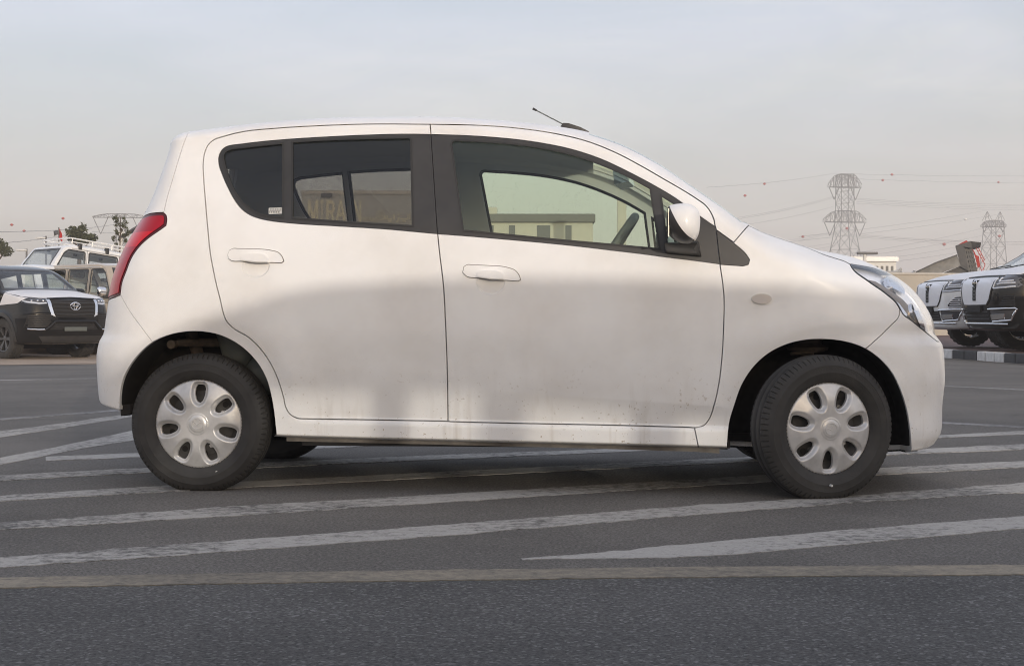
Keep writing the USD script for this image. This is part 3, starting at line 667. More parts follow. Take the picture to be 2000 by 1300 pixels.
hv = thing('white_hatchback', 'dusty white five-door hatchback in profile, front wheels turned, filling the foreground', 'car')
H = lambda name, m, mat, parent=hv, **k: put(name, hero.mesh(m), mat, parent, **k)

cutters = both(py(grow(P_rd, 0.0024)) + py(grow(P_fd, 0.0024)) + py(grow(P_fen, 0.0022))) + hoodP + tgP + rbP + tlP + lampP + fbP + WS + BL
shell = skin - cutters - arches
lowcut = m3.Manifold.cube((8, 4, 1)).translate((-3, -2, -1 + 0.158))
H('body_shell', shell, m_white)
hood = (skin ^ prism_y(grow(P_hood, -0.0022), -1.2, 1.2)) - lampP
H('bonnet', hood, m_white)
fender = (near ^ py(grow(P_fen, -0.0018))) - arches - py(grow(P_garn, 0.001))
fb = (skin ^ fbP) - both(py(grow(P_fen, 0.0018))) - arches - prism_x(sbox(-0.26, 0.27, 0.26, 0.40).buffer(0.02), 2.5, 3.4) - prism_x(sbox(-0.20, 0.64, 0.20, 0.67).buffer(0.01), 2.5, 3.4)
H('front_bumper', fb, m_white)
H('lower_grille', hero.layer(0.008, 0.02) ^ prism_x(sbox(-0.26, 0.27, 0.26, 0.40).buffer(0.018), 2.5, 3.4), m_black_trim)
H('upper_grille', hero.layer(0.008, 0.02) ^ prism_x(sbox(-0.20, 0.64, 0.20, 0.67).buffer(0.009), 2.5, 3.4), m_black_trim)
rb = (skin ^ prism_y(grow(P_rbump, -0.0018), -1.2, 1.2)) - tgP - arches
H('rear_bumper', rb, m_white)
tg = (skin ^ (prism_y(grow(P_tg, -0.002), -1.2, 1.2) + prism_y(P_tgl, -0.428, 0.428))) - BL - tlP
H('tailgate', tg, m_white)
H('windscreen', hero.layer(0.004, 0.008) ^ WS, m_clear)
H('rear_window', hero.layer(0.004, 0.008) ^ BL, m_tint)

cup = lambda px, py_: hero.hit([(px, py_)])[0]
def cup_cut(c):
    w = float(hero.W(c[0:1], c[1:2])[0])
    return m3.Manifold.sphere(1.0, 96).scale((0.060, 0.030, 0.052)).translate((c[0], -w - 0.0135, c[1]))
c_r, c_f = cup(499, 517), cup(958, 550.5)
rear_door = (near ^ py(grow(P_rd, -0.0024))) - py(grow(P_rblack.intersection(grow(P_rd, 0.01)), 0.0)) - arches - cup_cut(c_r)
front_door = (near ^ py(grow(P_fd, -0.0024))) - py(P_fblack) - cup_cut(c_f)
rframe = (hero.layer(0.002, 0.018) ^ py(grow(P_rblack.intersection(P_rd), -0.0012).difference(P_rq).difference(P_rg)))
fframe = (hero.layer(0.002, 0.018) ^ py(grow(P_fblack.intersection(P_fd), -0.0012).difference(P_fg).difference(P_tri)))
gl = hero.layer(0.009, 0.0125)
G = lambda P: gl ^ py(grow(P, 0.004))
seal = lambda P: hero.layer(-0.0005, 0.010) ^ py(P.difference(grow(P, -0.007)))
belt = lambda pts: hero.layer(-0.004, 0.01) ^ py(HP(pts))
h_rear = [(445.8, 497), (448.4, 489.4), (456, 485.5), (499.4, 486.3), (530.8, 489.4), (544, 493.4), (551.7, 502.5), (554.3, 510), (550.4, 513), (525.6, 512.4), (470.6, 510), (452.3, 508.5), (447, 505)]
l_rear = [(471, 509.5), (472.5, 500), (478.5, 494), (495, 493), (512.5, 494), (521.6, 498), (526.5, 505), (526.8, 513.5), (500, 513)]
h_front = [(904, 532), (906.5, 521), (913.4, 517), (951, 518.6), (992, 522.7), (1006, 528), (1014.5, 539), (1016.5, 546), (1012, 548.7), (984, 546.8), (931, 542.5), (912, 539.5)]
l_front = [(931, 542), (932.5, 533), (938.5, 527), (955, 526), (973, 527.5), (982, 531.5), (986.5, 538.5), (986.8, 547), (960, 546)]
plate = lambda pts: hero.layer(-0.0075, 0.004) ^ py(grow(HP(pts), -0.0008))
rim_l = lambda pts: hero.layer(-0.0012, 0.004) ^ py(grow(HP(pts), 0.0016))
lever = lambda pts: (hero.layer(-0.0115, 0.0) ^ py(HP(pts))) + (hero.layer(-0.0195, -0.011) ^ py(grow(HP(pts), -0.004))) + (hero.layer(-0.0160, -0.011) ^ py(grow(HP(pts), -0.0016)))
sill_flange = None

m_silverlamp = plain('lamp_silver', (0.88, 0.90, 0.94), 0.32, metal=0.12, coat=0.5)
_kept, _order = [], {-1: [], 1: []}
def door_set(side):
    fl = lambda m: m
    def HM(m):
        i = len(_order[side]); _order[side].append(0)
        if side < 0: _kept.append(hero.mesh(m)); return _kept[-1]
        v, f, n = _kept[i]; return v * [1, -1, 1], f[:, ::-1], n * [1, -1, 1]
    d = lambda name, m, mat, parent, **k: put(name, HM(m), mat, parent, **k)
    rd = d('rear_door', rear_door, m_white, hv)
    d('window_frame', rframe, m_black_trim, rd)
    d('quarter_glass', G(P_rq), m_tint, rd); d('door_glass', G(P_rg), m_tint, rd)
    d('window_seal', seal(P_rq) + seal(P_rg), m_rubber, rd)
    d('handle', plate(h_rear) - lever(l_rear), m_white, rd); d('handle_lever', lever(l_rear), m_white, rd); d('handle_gap', rim_l(h_rear) - plate(h_rear), m_rust, rd)
    fd = d('front_door', front_door, m_white, hv)
    d('window_frame', fframe, m_black_trim, fd)
    d('door_glass', G(P_fg), m_clear, fd); d('vent_glass', G(P_tri), m_clear, fd)
    d('window_seal', seal(P_fg) + seal(P_tri), m_rubber, fd)
    d('handle', plate(h_front) - lever(l_front), m_white, fd); d('handle_lever', lever(l_front), m_white, fd); d('handle_gap', rim_l(h_front) - plate(h_front), m_rust, fd)
    k = hero.hit([(915, 529.6)])[0]; w = float(hero.W(k[0:1], k[1:2])[0])
    ck = turn(lathe([(0, 0), (0.0062, 0), (0.0075, -0.0012), (0.0082, -0.004), (0.0082, -0.008), (0, -0.008)], 24), 90 if side < 0 else -90, (1, 0, 0)); move(ck, k[0], side * (w + 0.0062), k[1])
    sl = bx(k[0] - 0.001, k[0] + 0.001, side * (w + 0.0064) - 0.0006, side * (w + 0.0064) + 0.0006, k[1] - 0.0045, k[1] + 0.0045)
    lk = put('key_lock', ck, m_hub, fd); 
    fe = d('front_fender', fender, m_white, hv)
    d('pillar_garnish', hero.layer(0.001, 0.016) ^ py(grow(P_garn, -0.001)), m_black_trim, fe)
    c = hero.hit([(1487, 583.6)])[0]; e = affinity.scale(Point(c).buffer(1.0, 48), 0.0345, 0.0175)
    d('turn_signal', (hero.layer(-0.0075, 0.0) ^ py(e)), m_marker, fe); d('turn_signal_rim', hero.layer(-0.0025, 0.0) ^ py(affinity.scale(e, 1.10, 1.16)) , m_hub, fe)
    # head lamp: lens, chrome bowl, dark lower strip
    L = lambda P: fl(py(P, -1.2, -0.362))
    hl = put('headlight', HM((hero.layer(-0.0015, 0.003) ^ L(grow(P_lamp, -0.002)))), m_lens, hv)
    put('reflector', HM(hero.layer(0.022, 0.026) ^ L(grow(P_lamp, 0.006))), m_silverlamp, hl)
    put('lamp_border', HM(hero.layer(0.001, 0.045) ^ L(grow(P_lamp, -0.0015).difference(grow(P_lamp, -0.0055)))), m_rubber, hl)
    low = hero.hit([(1690, 545), (1713, 559), (1735, 573), (1753, 590), (1764, 608), (1781, 622), (1801, 639), (1807, 639), (1790, 612), (1765, 584), (1740, 566), (1712, 549)])
    put('lamp_strip', HM(hero.layer(0.012, 0.015) ^ L(Polygon(low).buffer(0.0))), m_amberish, hl)
    for pts in ([(1748, 586), (1758, 593), (1773, 614), (1772, 620), (1764, 613), (1752, 596)], [(1786, 606), (1795, 606), (1808, 640), (1809, 648), (1801, 643), (1795, 628)], [(1727, 545), (1737, 538), (1756, 549), (1770, 563), (1768, 574), (1745, 562), (1730, 556)]):
        put('lamp_plate', HM(hero.layer(0.006, 0.010) ^ L(Polygon(hero.hit(pts)).buffer(0.0))), m_reflector, hl)
    for (bxp, byp, rr) in ((1748, 556, 0.034), (1790, 607, 0.032)):
        q = hero.hit([(bxp, byp)])[0]; w = float(hero.W(q[0:1], q[1:2])[0]); P0 = np.array([q[0], side * w, q[1]]); nn = hero.normal(P0[None])[0]
        bowl = lathe([(0.004, -0.040), (rr * 0.45, -0.034), (rr * 0.75, -0.018), (rr, 0.004), (rr + 0.003, 0.004), (rr + 0.003, -0.02)], 40)
        dirn = nn + np.array([0.8, 0, 0]); dirn /= np.linalg.norm(dirn)
        bowl.apply_transform(trimesh.geometry.align_vectors([0, 0, 1], dirn)); move(bowl, *(P0 - nn * 0.016)); put('lamp_bowl', bowl, m_reflector, hl)
    # tail lamp
    T = lambda P: fl(py(P, -1.2, -0.432))
    z1, z2 = hero.hit([(285, 452)])[0][1], hero.hit([(255, 482)])[0][1]
    inner = grow(P_tl, -0.012)
    tl = put('tail_light', HM(hero.layer(-0.001, 0.02) ^ T(grow(P_tl, -0.0022).difference(inner))), m_maroon, hv)
    for nm, za, zb_, mm in (('upper_lens', z1, 2.0, m_red2), ('brake_lens', z2, z1, m_red), ('lower_lens', 0.0, z2, m_red2)):
        P = inner.intersection(sbox(-2, za, 3, zb_))
        put(nm, HM(hero.layer(-0.004, 0.02) ^ T(P)), mm, tl)
    # mirror
    mc = np.array([0, 0, 0.0]); q = on_plane_y([(1330, 437)], -0.86)[0]
    s = trimesh.creation.icosphere(4); v = s.vertices.copy()
    v = np.sign(v) * np.abs(v) ** 0.80
    v[:, 0] *= 0.066 * (1 + 0.22 * v[:, 2]); v[:, 0] -= 0.012 * v[:, 2]; v[:, 1] *= 0.098; v[:, 2] *= 0.070 * (1 - 0.10 * np.clip(-v[:, 0] / 0.066, -1, 1))
    v[:, 0] = np.maximum(v[:, 0], -0.046)
    body = trimesh.Trimesh(v, s.faces); housing = mf(body.copy())
    capc = on_plane_y(curve([(1306, 397), (1308, 410), (1315, 427), (1329, 450), (1344, 464.5), (1358, 470), (1385, 466), (1390, 390), (1330, 380)]), -0.86)[:, [0, 2]] - q[[0, 2]]
    big = mf(trimesh.Trimesh(body.vertices * 1.03, body.faces)); cp = prism_y(Polygon(capc).buffer(0), -0.2, 0.2)
    place = lambda m: (tm(m).copy() if side < 0 else tm(flip(m)).copy())
    off = (q[0], -side * q[1] * -1 if side > 0 else q[1], q[2]) if side < 0 else (q[0], -q[1], q[2])
    mi = put('wing_mirror', move(place(housing - cp), *off), m_black_trim, hv, smooth=40)
    put('mirror_cap', move(place(big ^ cp), *off), m_white, mi, smooth=40)
    gface = trimesh.creation.box((0.004, 0.15, 0.10)); put('mirror_glass', move(place(mf(gface)), off[0] - 0.047, off[1], off[2]), m_mirror_glass, mi)
    fp = [(1298, 474), (1362, 474), (1372, 506), (1302, 499)]
    a = on_plane_y(fp, -0.82)[:2]; b = on_plane_y(fp, -0.70)[2:]; b2 = on_plane_y([(1298, 474), (1365, 470)], -0.69)
    b3 = on_plane_y([(1310, 484), (1355, 486)], -0.80)
    foot = trimesh.convex.convex_hull(np.vstack([a, b, b2, b3, b + [0, 0.03, 0]]))
    if side > 0: foot.apply_transform(np.diag([1, -1, 1, 1])); foot.invert()
    put('mirror_foot', foot, m_black_trim, mi, smooth=25)
m_marker = MAT('marker_lens', {'p': ('principled_bsdf', {'base_color': (0.55, 0.50, 0.46), 'roughness': 0.12, 'coat_weight': 1.0})})
m_amberish = plain('lamp_strip_metal', (0.30, 0.25, 0.20), 0.2, metal=0.8)
door_set(-1); door_set(1)

# lining, floor, wheel wells
lin = hero.layer(SH + 0.004, SH + 0.016) - both(py(grow(P_rq, 0.004)) + py(grow(P_rg, 0.004)) + py(grow(P_fg, 0.004)) + py(grow(P_tri, 0.004))) - WS - BL - both(py(grow(A_rear, 0.012), -1.2, -0.40) + py(grow(A_front, 0.012), -1.2, -0.36)) - lampP
H('interior_lining', lin, m_lining)
for A, d in ((A_rear, -0.42), (A_front, -0.38)):
    o, i_ = grow(A, 0.018), grow(A, 0.004)
    c = A.intersection(sbox(-9, 0.12, 9, 9))
    for sd in (-1, 1):
        w_ = (py(grow(c, 0.02), -0.74, d) - py(grow(c, 0.003).union(affinity.translate(c, 0, -0.2)), -0.80, d - 0.012)) ^ hero.solid(SH + 0.0)
        put('wheel_arch_liner', tm(w_ if sd < 0 else flip(w_)), m_dark, hv)
_cube = lambda x0, x1, y, z: m3.Manifold.cube((x1 - x0, 2 * y, z + 0.3)).translate((x0, -y, -0.3))
H('underbody_skin', (hero.layer(-0.003, 0.004) ^ (_cube(0.30, 2.0, 0.62, 0.22) + _cube(2.0, 2.70, 0.50, 0.19) + _cube(-0.42, 0.30, 0.48, 0.31))) - arches, m_dark)
ub = cat(bx(0.30, 2.25, -0.42, 0.42, 0.180, 0.21), bx(-0.42, 0.32, -0.40, 0.40, 0.30, 0.33), bx(0.36, 1.98, -0.655, 0.655, 0.172, 0.20))
put('underbody', ub, m_dark, hv, smooth=False)
m_flange = plain('dusty_flange', (0.15, 0.135, 0.12), 0.8, vary=0.3, scale=12)
for sd in (-1, 1):                                             # folded seam under the rocker
    pz = on_plane_y([(560, 861), (660, 863), (900, 868.5), (1150, 875), (1357, 881.5), (1405, 885)], -0.66)
    top = pz[:, 2] + 0.05; fl_ = []
    poly = Polygon(np.vstack([pz[:, [0, 2]], np.column_stack([pz[::-1, 0], top[::-1]])]))
    fl_ = prism_y(poly, -0.663, -0.655) if sd < 0 else prism_y(poly, 0.655, 0.663)
    put('rocker_flange', tm(fl_), m_flange, hv, smooth=False)

# suspension seen through the arches
def strut(x, sd, front):
    y = sd * 0.50
    if front:
        parts = [tube([(x - 0.06, y, 0.30), (x - 0.075, y * 0.98, 0.62)], 0.026, 16), lathe([(0, 0), (0.075, 0), (0.08, 0.012), (0.055, 0.022), (0.052, 0.034), (0.062, 0.044), (0.05, 0.056), (0, 0.058)], 32)]
        move(parts[1], x - 0.07, y, 0.535)
        t = np.linspace(0, 5 * 2 * math.pi, 140); parts.append(tube(np.column_stack([x - 0.07 + 0.06 * np.cos(t), y + 0.06 * np.sin(t), 0.36 + t / t[-1] * 0.18]), 0.007, 6))
    else:
        parts = [tube([(x + 0.0, y, 0.25), (x - 0.12, y * 0.95, 0.60)], 0.024, 16), bx(x - 0.17, x + 0.12, y - 0.03, y + 0.03, 0.545, 0.578, 0.012), turn(lathe([(0, 0), (0.015, 0), (0.017, 0.006), (0.017, 0.05), (0, 0.05)], 24), 90, (1, 0, 0))]
        move(parts[2], x - 0.175, y - 0.01, 0.555)
    return cat(*parts)
for sd in (-1, 1):
    put('front_strut', strut(WB - 0.02, sd, True), m_rust, hv); put('rear_damper', strut(-0.005, sd, False), m_rust, hv)
put('rear_axle', cat(tube([(0, -0.6, 0.24), (0, 0.6, 0.24)], 0.035, 14), bx(0.0, 0.45, -0.48, -0.43, 0.20, 0.26, 0.01), bx(0.0, 0.45, 0.43, 0.48, 0.20, 0.26, 0.01)), m_dark, hv)
flp = on_plane_y([(235, 790), (255, 790), (254, 808), (236, 812)], -0.66); put('rear_flap', trimesh.convex.convex_hull(np.vstack([flp, flp + [0.02, 0.04, 0]])), m_dark, hv)

# roof aerial
a0, a1 = on_plane_y([(1108, 247), (1042, 213)], -0.02); b0, b1 = on_plane_y([(1095, 247), (1150, 257)], -0.02)
an = put('aerial', tube([a0 - (a1 - a0) * 0.1, a0, a1], 0.0026, 8), m_grey_plastic, hv)
put('aerial_tip', tube([a1 - (a1 - a0) * 0.09, a1 + (a1 - a0) * 0.02], [0.0045, 0.0055], 10), m_rubber, an)
bp = []
for (fx, hz, wy) in ((0.0, 0.0, 0.012), (0.10, 0.022, 0.014), (0.30, 0.026, 0.016), (0.7, 0.016, 0.016), (1.0, 0.0, 0.010)):
    c = b0 + (b1 - b0) * fx
    for sy in (-1, 1): bp += [[c[0], c[1] + sy * wy, c[2] - 0.02], [c[0], c[1] + sy * wy * 0.7, c[2] + hz * 0.7]]
put('aerial_base', trimesh.convex.convex_hull(np.array(bp)), m_black_trim, an, smooth=25)

# quarter-window sticker
def decal(px0, px1, py0, py1, dy=0.0):
    q = hero.hit([(px0, py0), (px1, py0), (px1, py1), (px0, py1)])
    return q
sq = hero.hit([(524, 406), (550, 405), (550, 417), (524, 418)])
stk = put('window_sticker', hero.mesh(hero.layer(0.007, 0.0088) ^ py(Polygon(sq))), m_print, hv)
rows = [sbox(526 + i * 3.4, 407.6, 526 + i * 3.4 + 2.2, 409.4) for i in range(7)] + [sbox(525.5, 411.2, 547, 412.0), sbox(525.5, 412.0, 526.3, 416.0)] + [sbox(528 + i * 4.6, 413.2, 528 + i * 4.6 + 3.2, 415.2) for i in range(4)]
mk = m3.Manifold()
for r in rows: mk += py(Polygon(hero.hit(np.array(r.exterior.coords)[:-1])))
put('sticker_lines', hero.mesh(hero.layer(0.0062, 0.0075) ^ mk), m_black_trim, stk)

# cabin
def seat(x, y, back=0.62):
    base = bx(x - 0.05, x + 0.45, y - 0.24, y + 0.24, 0.34, 0.50, 0.06)
    bk = bx(-0.06, 0.06, y - 0.23, y + 0.23, 0.0, back, 0.05); turn(bk, -14, (0, 1, 0)); move(bk, x - 0.02, 0, 0.44)
    hd = bx(-0.04, 0.04, y - 0.12, y + 0.12, 0.0, 0.16, 0.035); turn(hd, -10, (0, 1, 0)); move(hd, x - 0.02 - 0.16, 0, 0.44 + back - 0.02)
    return base, bk, hd
for y in (-0.34, 0.34):
    b_, k_, h_ = seat(1.02, y, 0.50)
    st = put('seat', cat(b_), m_beige_seat, hv, smooth=40); put('backrest', k_, m_beige_seat, st, smooth=40)
b_ = bx(0.10, 0.50, -0.58, 0.58, 0.36, 0.52, 0.06); k_ = turn(bx(-0.07, 0.07, -0.57, 0.57, 0, 0.44, 0.05), -16, (0, 1, 0)); move(k_, 0.10, 0, 0.46)
st = put('rear_seat', b_, m_grey_plastic, hv, smooth=40); put('backrest', k_, m_grey_plastic, st, smooth=40)
dash = trimesh.convex.convex_hull(np.array([[x, y, z] for y in (-0.60, 0.60) for x, z in ((1.78, 0.50), (1.72, 0.72), (1.76, 0.86), (1.86, 0.905), (2.04, 0.93), (2.04, 0.5))]))
put('dashboard', dash, m_grey_plastic, hv, smooth=30)
t = np.linspace(0, 2 * math.pi, 48, endpoint=False); wc = on_plane_y([(1190, 500)], -0.35)[0]; ax = np.array([0.55, 0, 0.835])
sw = put('steering_wheel', tube(np.column_stack([wc[0] + 0.185 * np.sin(t) * ax[0], -0.35 + 0.185 * np.cos(t), wc[2] + 0.185 * np.sin(t) * ax[2]]), 0.017, 12, closed=True), m_grey_plastic, hv)
put('steering_column', tube([wc, wc + [0.35, 0, -0.2]], 0.035, 12), m_grey_plastic, sw)
put('wheel_spokes', cat(*[tube([wc, wc + 0.18 * np.array([math.sin(q) * ax[0], math.cos(q), math.sin(q) * ax[2]])], 0.016, 8) for q in (0.1, math.pi - 0.1, -math.pi / 2)]), m_grey_plastic, sw)
rv = on_plane_y(curve([(1197, 338), (1203, 335), (1226, 343), (1228, 358), (1200, 364)], sharp=60), 0.05)
put('rear_view_mirror', trimesh.convex.convex_hull(np.vstack([rv + [0, -0.09, 0], rv + [0.025, 0.10, -0.005]])), m_mirror_glass, hv)
put('mirror_stem', tube([rv.mean(0), rv.mean(0) + [0.07, 0, 0.07]], 0.008, 8), m_grey_plastic, hv)

# ------------------------------------------------------------------ wheels
TR, TW, HR = 0.268, 0.150, 0.1735
def tyre_mesh(R=TR, w=TW, rim=0.168, squash=0.012, n=720, groove=0.005):
    h = w / 2
    pr = [(rim - 0.004, -h * 0.62), (rim + 0.006, -h * 0.84), (rim + 0.022, -h * 0.94), (rim + 0.034, -h * 0.985), (rim + 0.036, -h * 1.005), (rim + 0.041, -h * 1.005), (rim + 0.043, -h * 0.992), (R - 0.045, -h * 0.99), (R - 0.040, -h * 0.985), (R - 0.039, -h * 0.997), (R - 0.035, -h * 0.985), (R - 0.031, -h * 0.94), (R - 0.021, -h * 0.875), (R - 0.0150, -h * 0.815), (R - 0.0100, -h * 0.75)]
    tread = [(R - 0.006, -h * 0.68), (R - 0.003, -h * 0.60), (R - 0.0015, -h * 0.52)]
    g = [(R - 0.007, -h * 0.50), (R - 0.007, -h * 0.42), (R - 0.0005, -h * 0.40), (R, -h * 0.10), (R - 0.007, -h * 0.08)]
    half = pr + tread + g
    prof = np.array(half + [(r, -y) for r, y in half[::-1]])
    th = np.arange(n) * 2 * math.pi / n
    r = np.tile(prof[:, 0], (n, 1)); y = np.tile(prof[:, 1], (n, 1))
    k = np.arange(n)
    cut = ((k % 9) < 2).astype(float); cut2 = (((k + 4) % 9) < 2).astype(float)
    for j in range(len(prof)):
        ay = abs(prof[j, 1]) / h
        if 0.80 > ay > 0.55 or (0.80 <= ay < 0.88 and prof[j, 0] > R - 0.02): r[:, j] -= groove * cut * (1 if prof[j, 1] < 0 else 0) + groove * cut2 * (1 if prof[j, 1] > 0 else 0)
    x, z = r * np.cos(th)[:, None], r * np.sin(th)[:, None]
    lim = -(R - squash); bulge = np.clip((lim - z) / squash, 0, 1); z = np.maximum(z, lim); y = y * (1 + 0.05 * np.clip((-z - R * 0.75) / (R * 0.25), 0, 1) ** 2)
    K = len(prof); v = np.stack([x, y, z], -1).reshape(-1, 3); f = []
    I, Jx = np.meshgrid(np.arange(n), np.arange(K - 1), indexing='ij'); N2 = (I + 1) % n
    a, b, c, d = I * K + Jx, I * K + Jx + 1, N2 * K + Jx + 1, N2 * K + Jx
    f = np.concatenate([np.stack([a, b, c], -1).reshape(-1, 3), np.stack([a, c, d], -1).reshape(-1, 3)])
    m = trimesh.Trimesh(v, f, process=False)
    if m.volume < 0: m.invert()
    return m
def hub_opening(scale=0.0):
    """one tear-shaped opening of the wheel trim, pointing to +x, unit = trim radius"""
    pts = [(0.46, 0.0), (0.49, 0.055), (0.58, 0.098), (0.70, 0.118), (0.79, 0.112), (0.845, 0.085), (0.86, 0.0)]
    return Polygon(curve(pts + [(x, -y) for x, y in pts[-2:0:-1]], sharp=80)).buffer(scale)
def hubcap_mesh():
    R = HR; holes = [affinity.scale(affinity.rotate(hub_opening(), 90 + k * 360 / 7, origin=(0, 0)), R, R, origin=(0, 0)) for k in range(7)]
    pock = [affinity.scale(affinity.rotate(hub_opening(0.085), 90 + k * 360 / 7, origin=(0, 0)), R, R, origin=(0, 0)) for k in range(7)]
    disc = Point(0, 0).buffer(R, 96)
    p, f = fill(disc.difference(shapely.union_all(holes)), 0.0034)
    r = np.hypot(p[:, 0], p[:, 1]) / R
    h = 0.018 * (1 - r ** 2.2) + 0.006 * np.exp(-((r - 0.62) / 0.25) ** 2) - 0.010 * np.clip((r - 0.93) / 0.07, 0, 1) ** 2
    pu, hu = shapely.union_all(pock), shapely.union_all(holes)
    pts = shapely.points(p); din = shapely.distance(pts, pu.boundary) * np.where(shapely.contains(pu, pts), 1, -1)
    s = np.clip(din / (0.085 * R), 0, 1); h = h - 0.0150 * (s * s * (3 - 2 * s)) * np.clip((1.0 - r) / 0.06, 0.35, 1)
    h += 0.0028 * np.clip((0.228 - r) / 0.012, 0, 1) - 0.0030 * np.exp(-((r - 0.20) / 0.012) ** 2) + 0.001 * np.clip((0.165 - r) / 0.012, 0, 1)
    v = np.column_stack([p[:, 0], p[:, 1], h]); o = len(v)
    # turned-in rims at the outer edge and at every opening
    rings = [(np.array(disc.segmentize(0.0034).exterior.coords)[:-1], -0.016)]
    m = [trimesh.Trimesh(v, f, process=False)]
    for ring in [np.array(disc.segmentize(0.0034).exterior.coords)[:-1]] + [np.array(q.segmentize(0.0034).exterior.coords)[:-1] for q in holes]:
        d = np.argmin(((p[None] - ring[:, None]) ** 2).sum(-1), 1); hh = h[d]; n = len(ring); i = np.arange(n); j = (i + 1) % n
        vv = np.vstack([np.column_stack([ring, hh]), np.column_stack([ring * (1.0), hh - 0.012])])
        m.append(trimesh.Trimesh(vv, np.vstack([np.column_stack([i, j, j + n]), np.column_stack([i, j + n, i + n])]), process=False))
    return m[0], trimesh.util.concatenate(m[1:])
cap_face, cap_edge = hubcap_mesh()
def wheel(name, parent, xyz, steer, side, spin, label=None):
    """side -1: the trim faces -y"""
    Rz = trimesh.transformations.rotation_matrix(math.radians(steer), (0, 0, 1)); T = trimesh.transformations.translation_matrix(xyz)
    def at(m, spun=True):
        m = m.copy()
        m.apply_transform(trimesh.transformations.rotation_matrix(math.pi / 2, (1, 0, 0)))            # +z -> -y
        if spun: m.apply_transform(trimesh.transformations.rotation_matrix(math.radians(spin), (0, 1, 0)))
        if side > 0: m.apply_transform(trimesh.transformations.rotation_matrix(math.pi, (0, 0, 1)))
        m.apply_transform(T @ Rz); return m
    ty = tyre_mesh(); ty.apply_transform(T @ Rz)
    w = put('wheel', ty, m_tyre, parent, smooth=35, label=label)
    f = TW / 2 - 0.022
    c = put('wheel_trim', at(cat(move(cap_face.copy(), 0, 0, f), move(cap_edge.copy(), 0, 0, f))), m_hub, w, smooth=50)
    em = []
    t = np.linspace(0, 2 * math.pi, 48, endpoint=False); hz = f + 0.0222
    em.append(tube(np.column_stack([0.0225 * np.cos(t), 0.0195 * np.sin(t), np.full(48, hz)]), 0.0017, 6, closed=True))
    wing = curve([(-0.0205, 0.0085), (-0.012, 0.0068), (-0.005, 0.0010), (0, -0.0060), (0.005, 0.0010), (0.012, 0.0068), (0.0205, 0.0085)], sharp=80, closed=False)
    em.append(tube(np.column_stack([wing, np.full(len(wing), hz)]), 0.0019, 6))
    put('trim_emblem', at(cat(*em)), m_hub, w)
    disc = lathe([(0.03, -0.018), (0.09, -0.022), (0.125, -0.028), (0.15, -0.010), (0.166, 0.006), (0.168, 0.0), (0.168, -0.07)], 64)
    put('steel_rim', at(move(disc, 0, 0, f - 0.012)), m_steelwheel, w)
    bl_ = [move(lathe([(0, 0.012), (0.008, 0.012), (0.0095, 0.0), (0.0095, -0.01)], 6), 0.095 * math.cos(a), 0.095 * math.sin(a), f - 0.036) for a in np.arange(4) * math.pi / 2 + 0.5]
    for q in bl_: put('wheel_nut', at(q), m_bolt, w)
    hs = [move(lathe([(0, 0.002), (0.0115, 0.002), (0.0115, 0.0)], 20), 0.118 * math.cos(a), 0.118 * math.sin(a), f - 0.0365) for a in np.arange(9) * 2 * math.pi / 9]
    for q in hs: put('rim_hole', at(q), m_dark, w)
    return w
hub_r = on_plane_y([(386, 829)], -0.702)[0]; hub_f = on_plane_y([(1622, 845)], -0.775)[0]
zc = TR - 0.012
off = TW / 2 - 0.006
st = math.radians(20.5)
wheel('wheel', hv, (hub_r[0], -0.702 + off, zc), 0.0, -1, 3)
wheel('wheel', hv, (hub_r[0], 0.702 - off, zc), 0.0, 1, 20)
fx_, fy_ = hub_f[0] - off * math.sin(st), -0.775 + off * math.cos(st)
wheel('wheel', hv, (fx_, fy_, zc), math.degrees(st), -1, -25.0)
wheel('wheel', hv, (fx_ - 0.02, -fy_ + 0.0, zc), math.degrees(st), 1, 10)

for (px, y_, yy, rr, mt) in ((423, 921, -0.705, 0.0042, m_print), (330, 739, -0.705, 0.0042, m_rust), (1625, 948, -0.80, 0.0042, m_print)):
    c = on_plane_y([(px, y_)], yy)[0]
    d_ = turn(lathe([(0, 0.0), (rr, 0.0), (rr, -0.012), (0, -0.012)], 20), 90, (1, 0, 0))
    if px > 1000: turn(d_, math.degrees(st), (0, 0, 1))
    put('tyre_mark', move(d_, *c), mt, hv)
# ------------------------------------------------------------------ other vehicles
m_blackpaint = plain('black_paint', (0.006, 0.006, 0.0065), 0.10, spec=0.35, coat=0.25)
m_whitepaint = plain('white_car_paint', (0.72, 0.72, 0.71), 0.2, coat=0.8)
m_beigepaint = plain('beige_car_paint', (0.40, 0.345, 0.28), 0.25, coat=0.7)
m_film = MAT('white_protective_film', {'co': ('texture_coordinate', {}), 'n': ('noise_texture', {'scale': 7.0, 'detail': 4.0, 'distortion': 1.5}), 'b': ('bump', {'strength': 0.35, 'distance': 0.02}),
    'p': ('principled_bsdf', {'base_color': (0.66, 0.66, 0.68), 'roughness': 0.32})}, [('co.object', 'n.vector'), ('n.fac', 'b.height'), ('b.normal', 'p.normal')])
m_suvglass = pane('vehicle_glass', (0.42, 0.48, 0.47))
m_clearglass = pane('vehicle_clear_glass', (0.72, 0.78, 0.77), ior=1.75)
m_shadeglass = pane('van_glass', (0.66, 0.68, 0.67))
m_darkrim = plain('dark_alloy', (0.12, 0.12, 0.125), 0.3, metal=0.8)
m_lampdark = plain('lamp_housing', (0.05, 0.05, 0.055), 0.15, coat=1.0)
m_drl = plain('lamp_strip_white', (0.72, 0.74, 0.78), 0.15, metal=0.5)

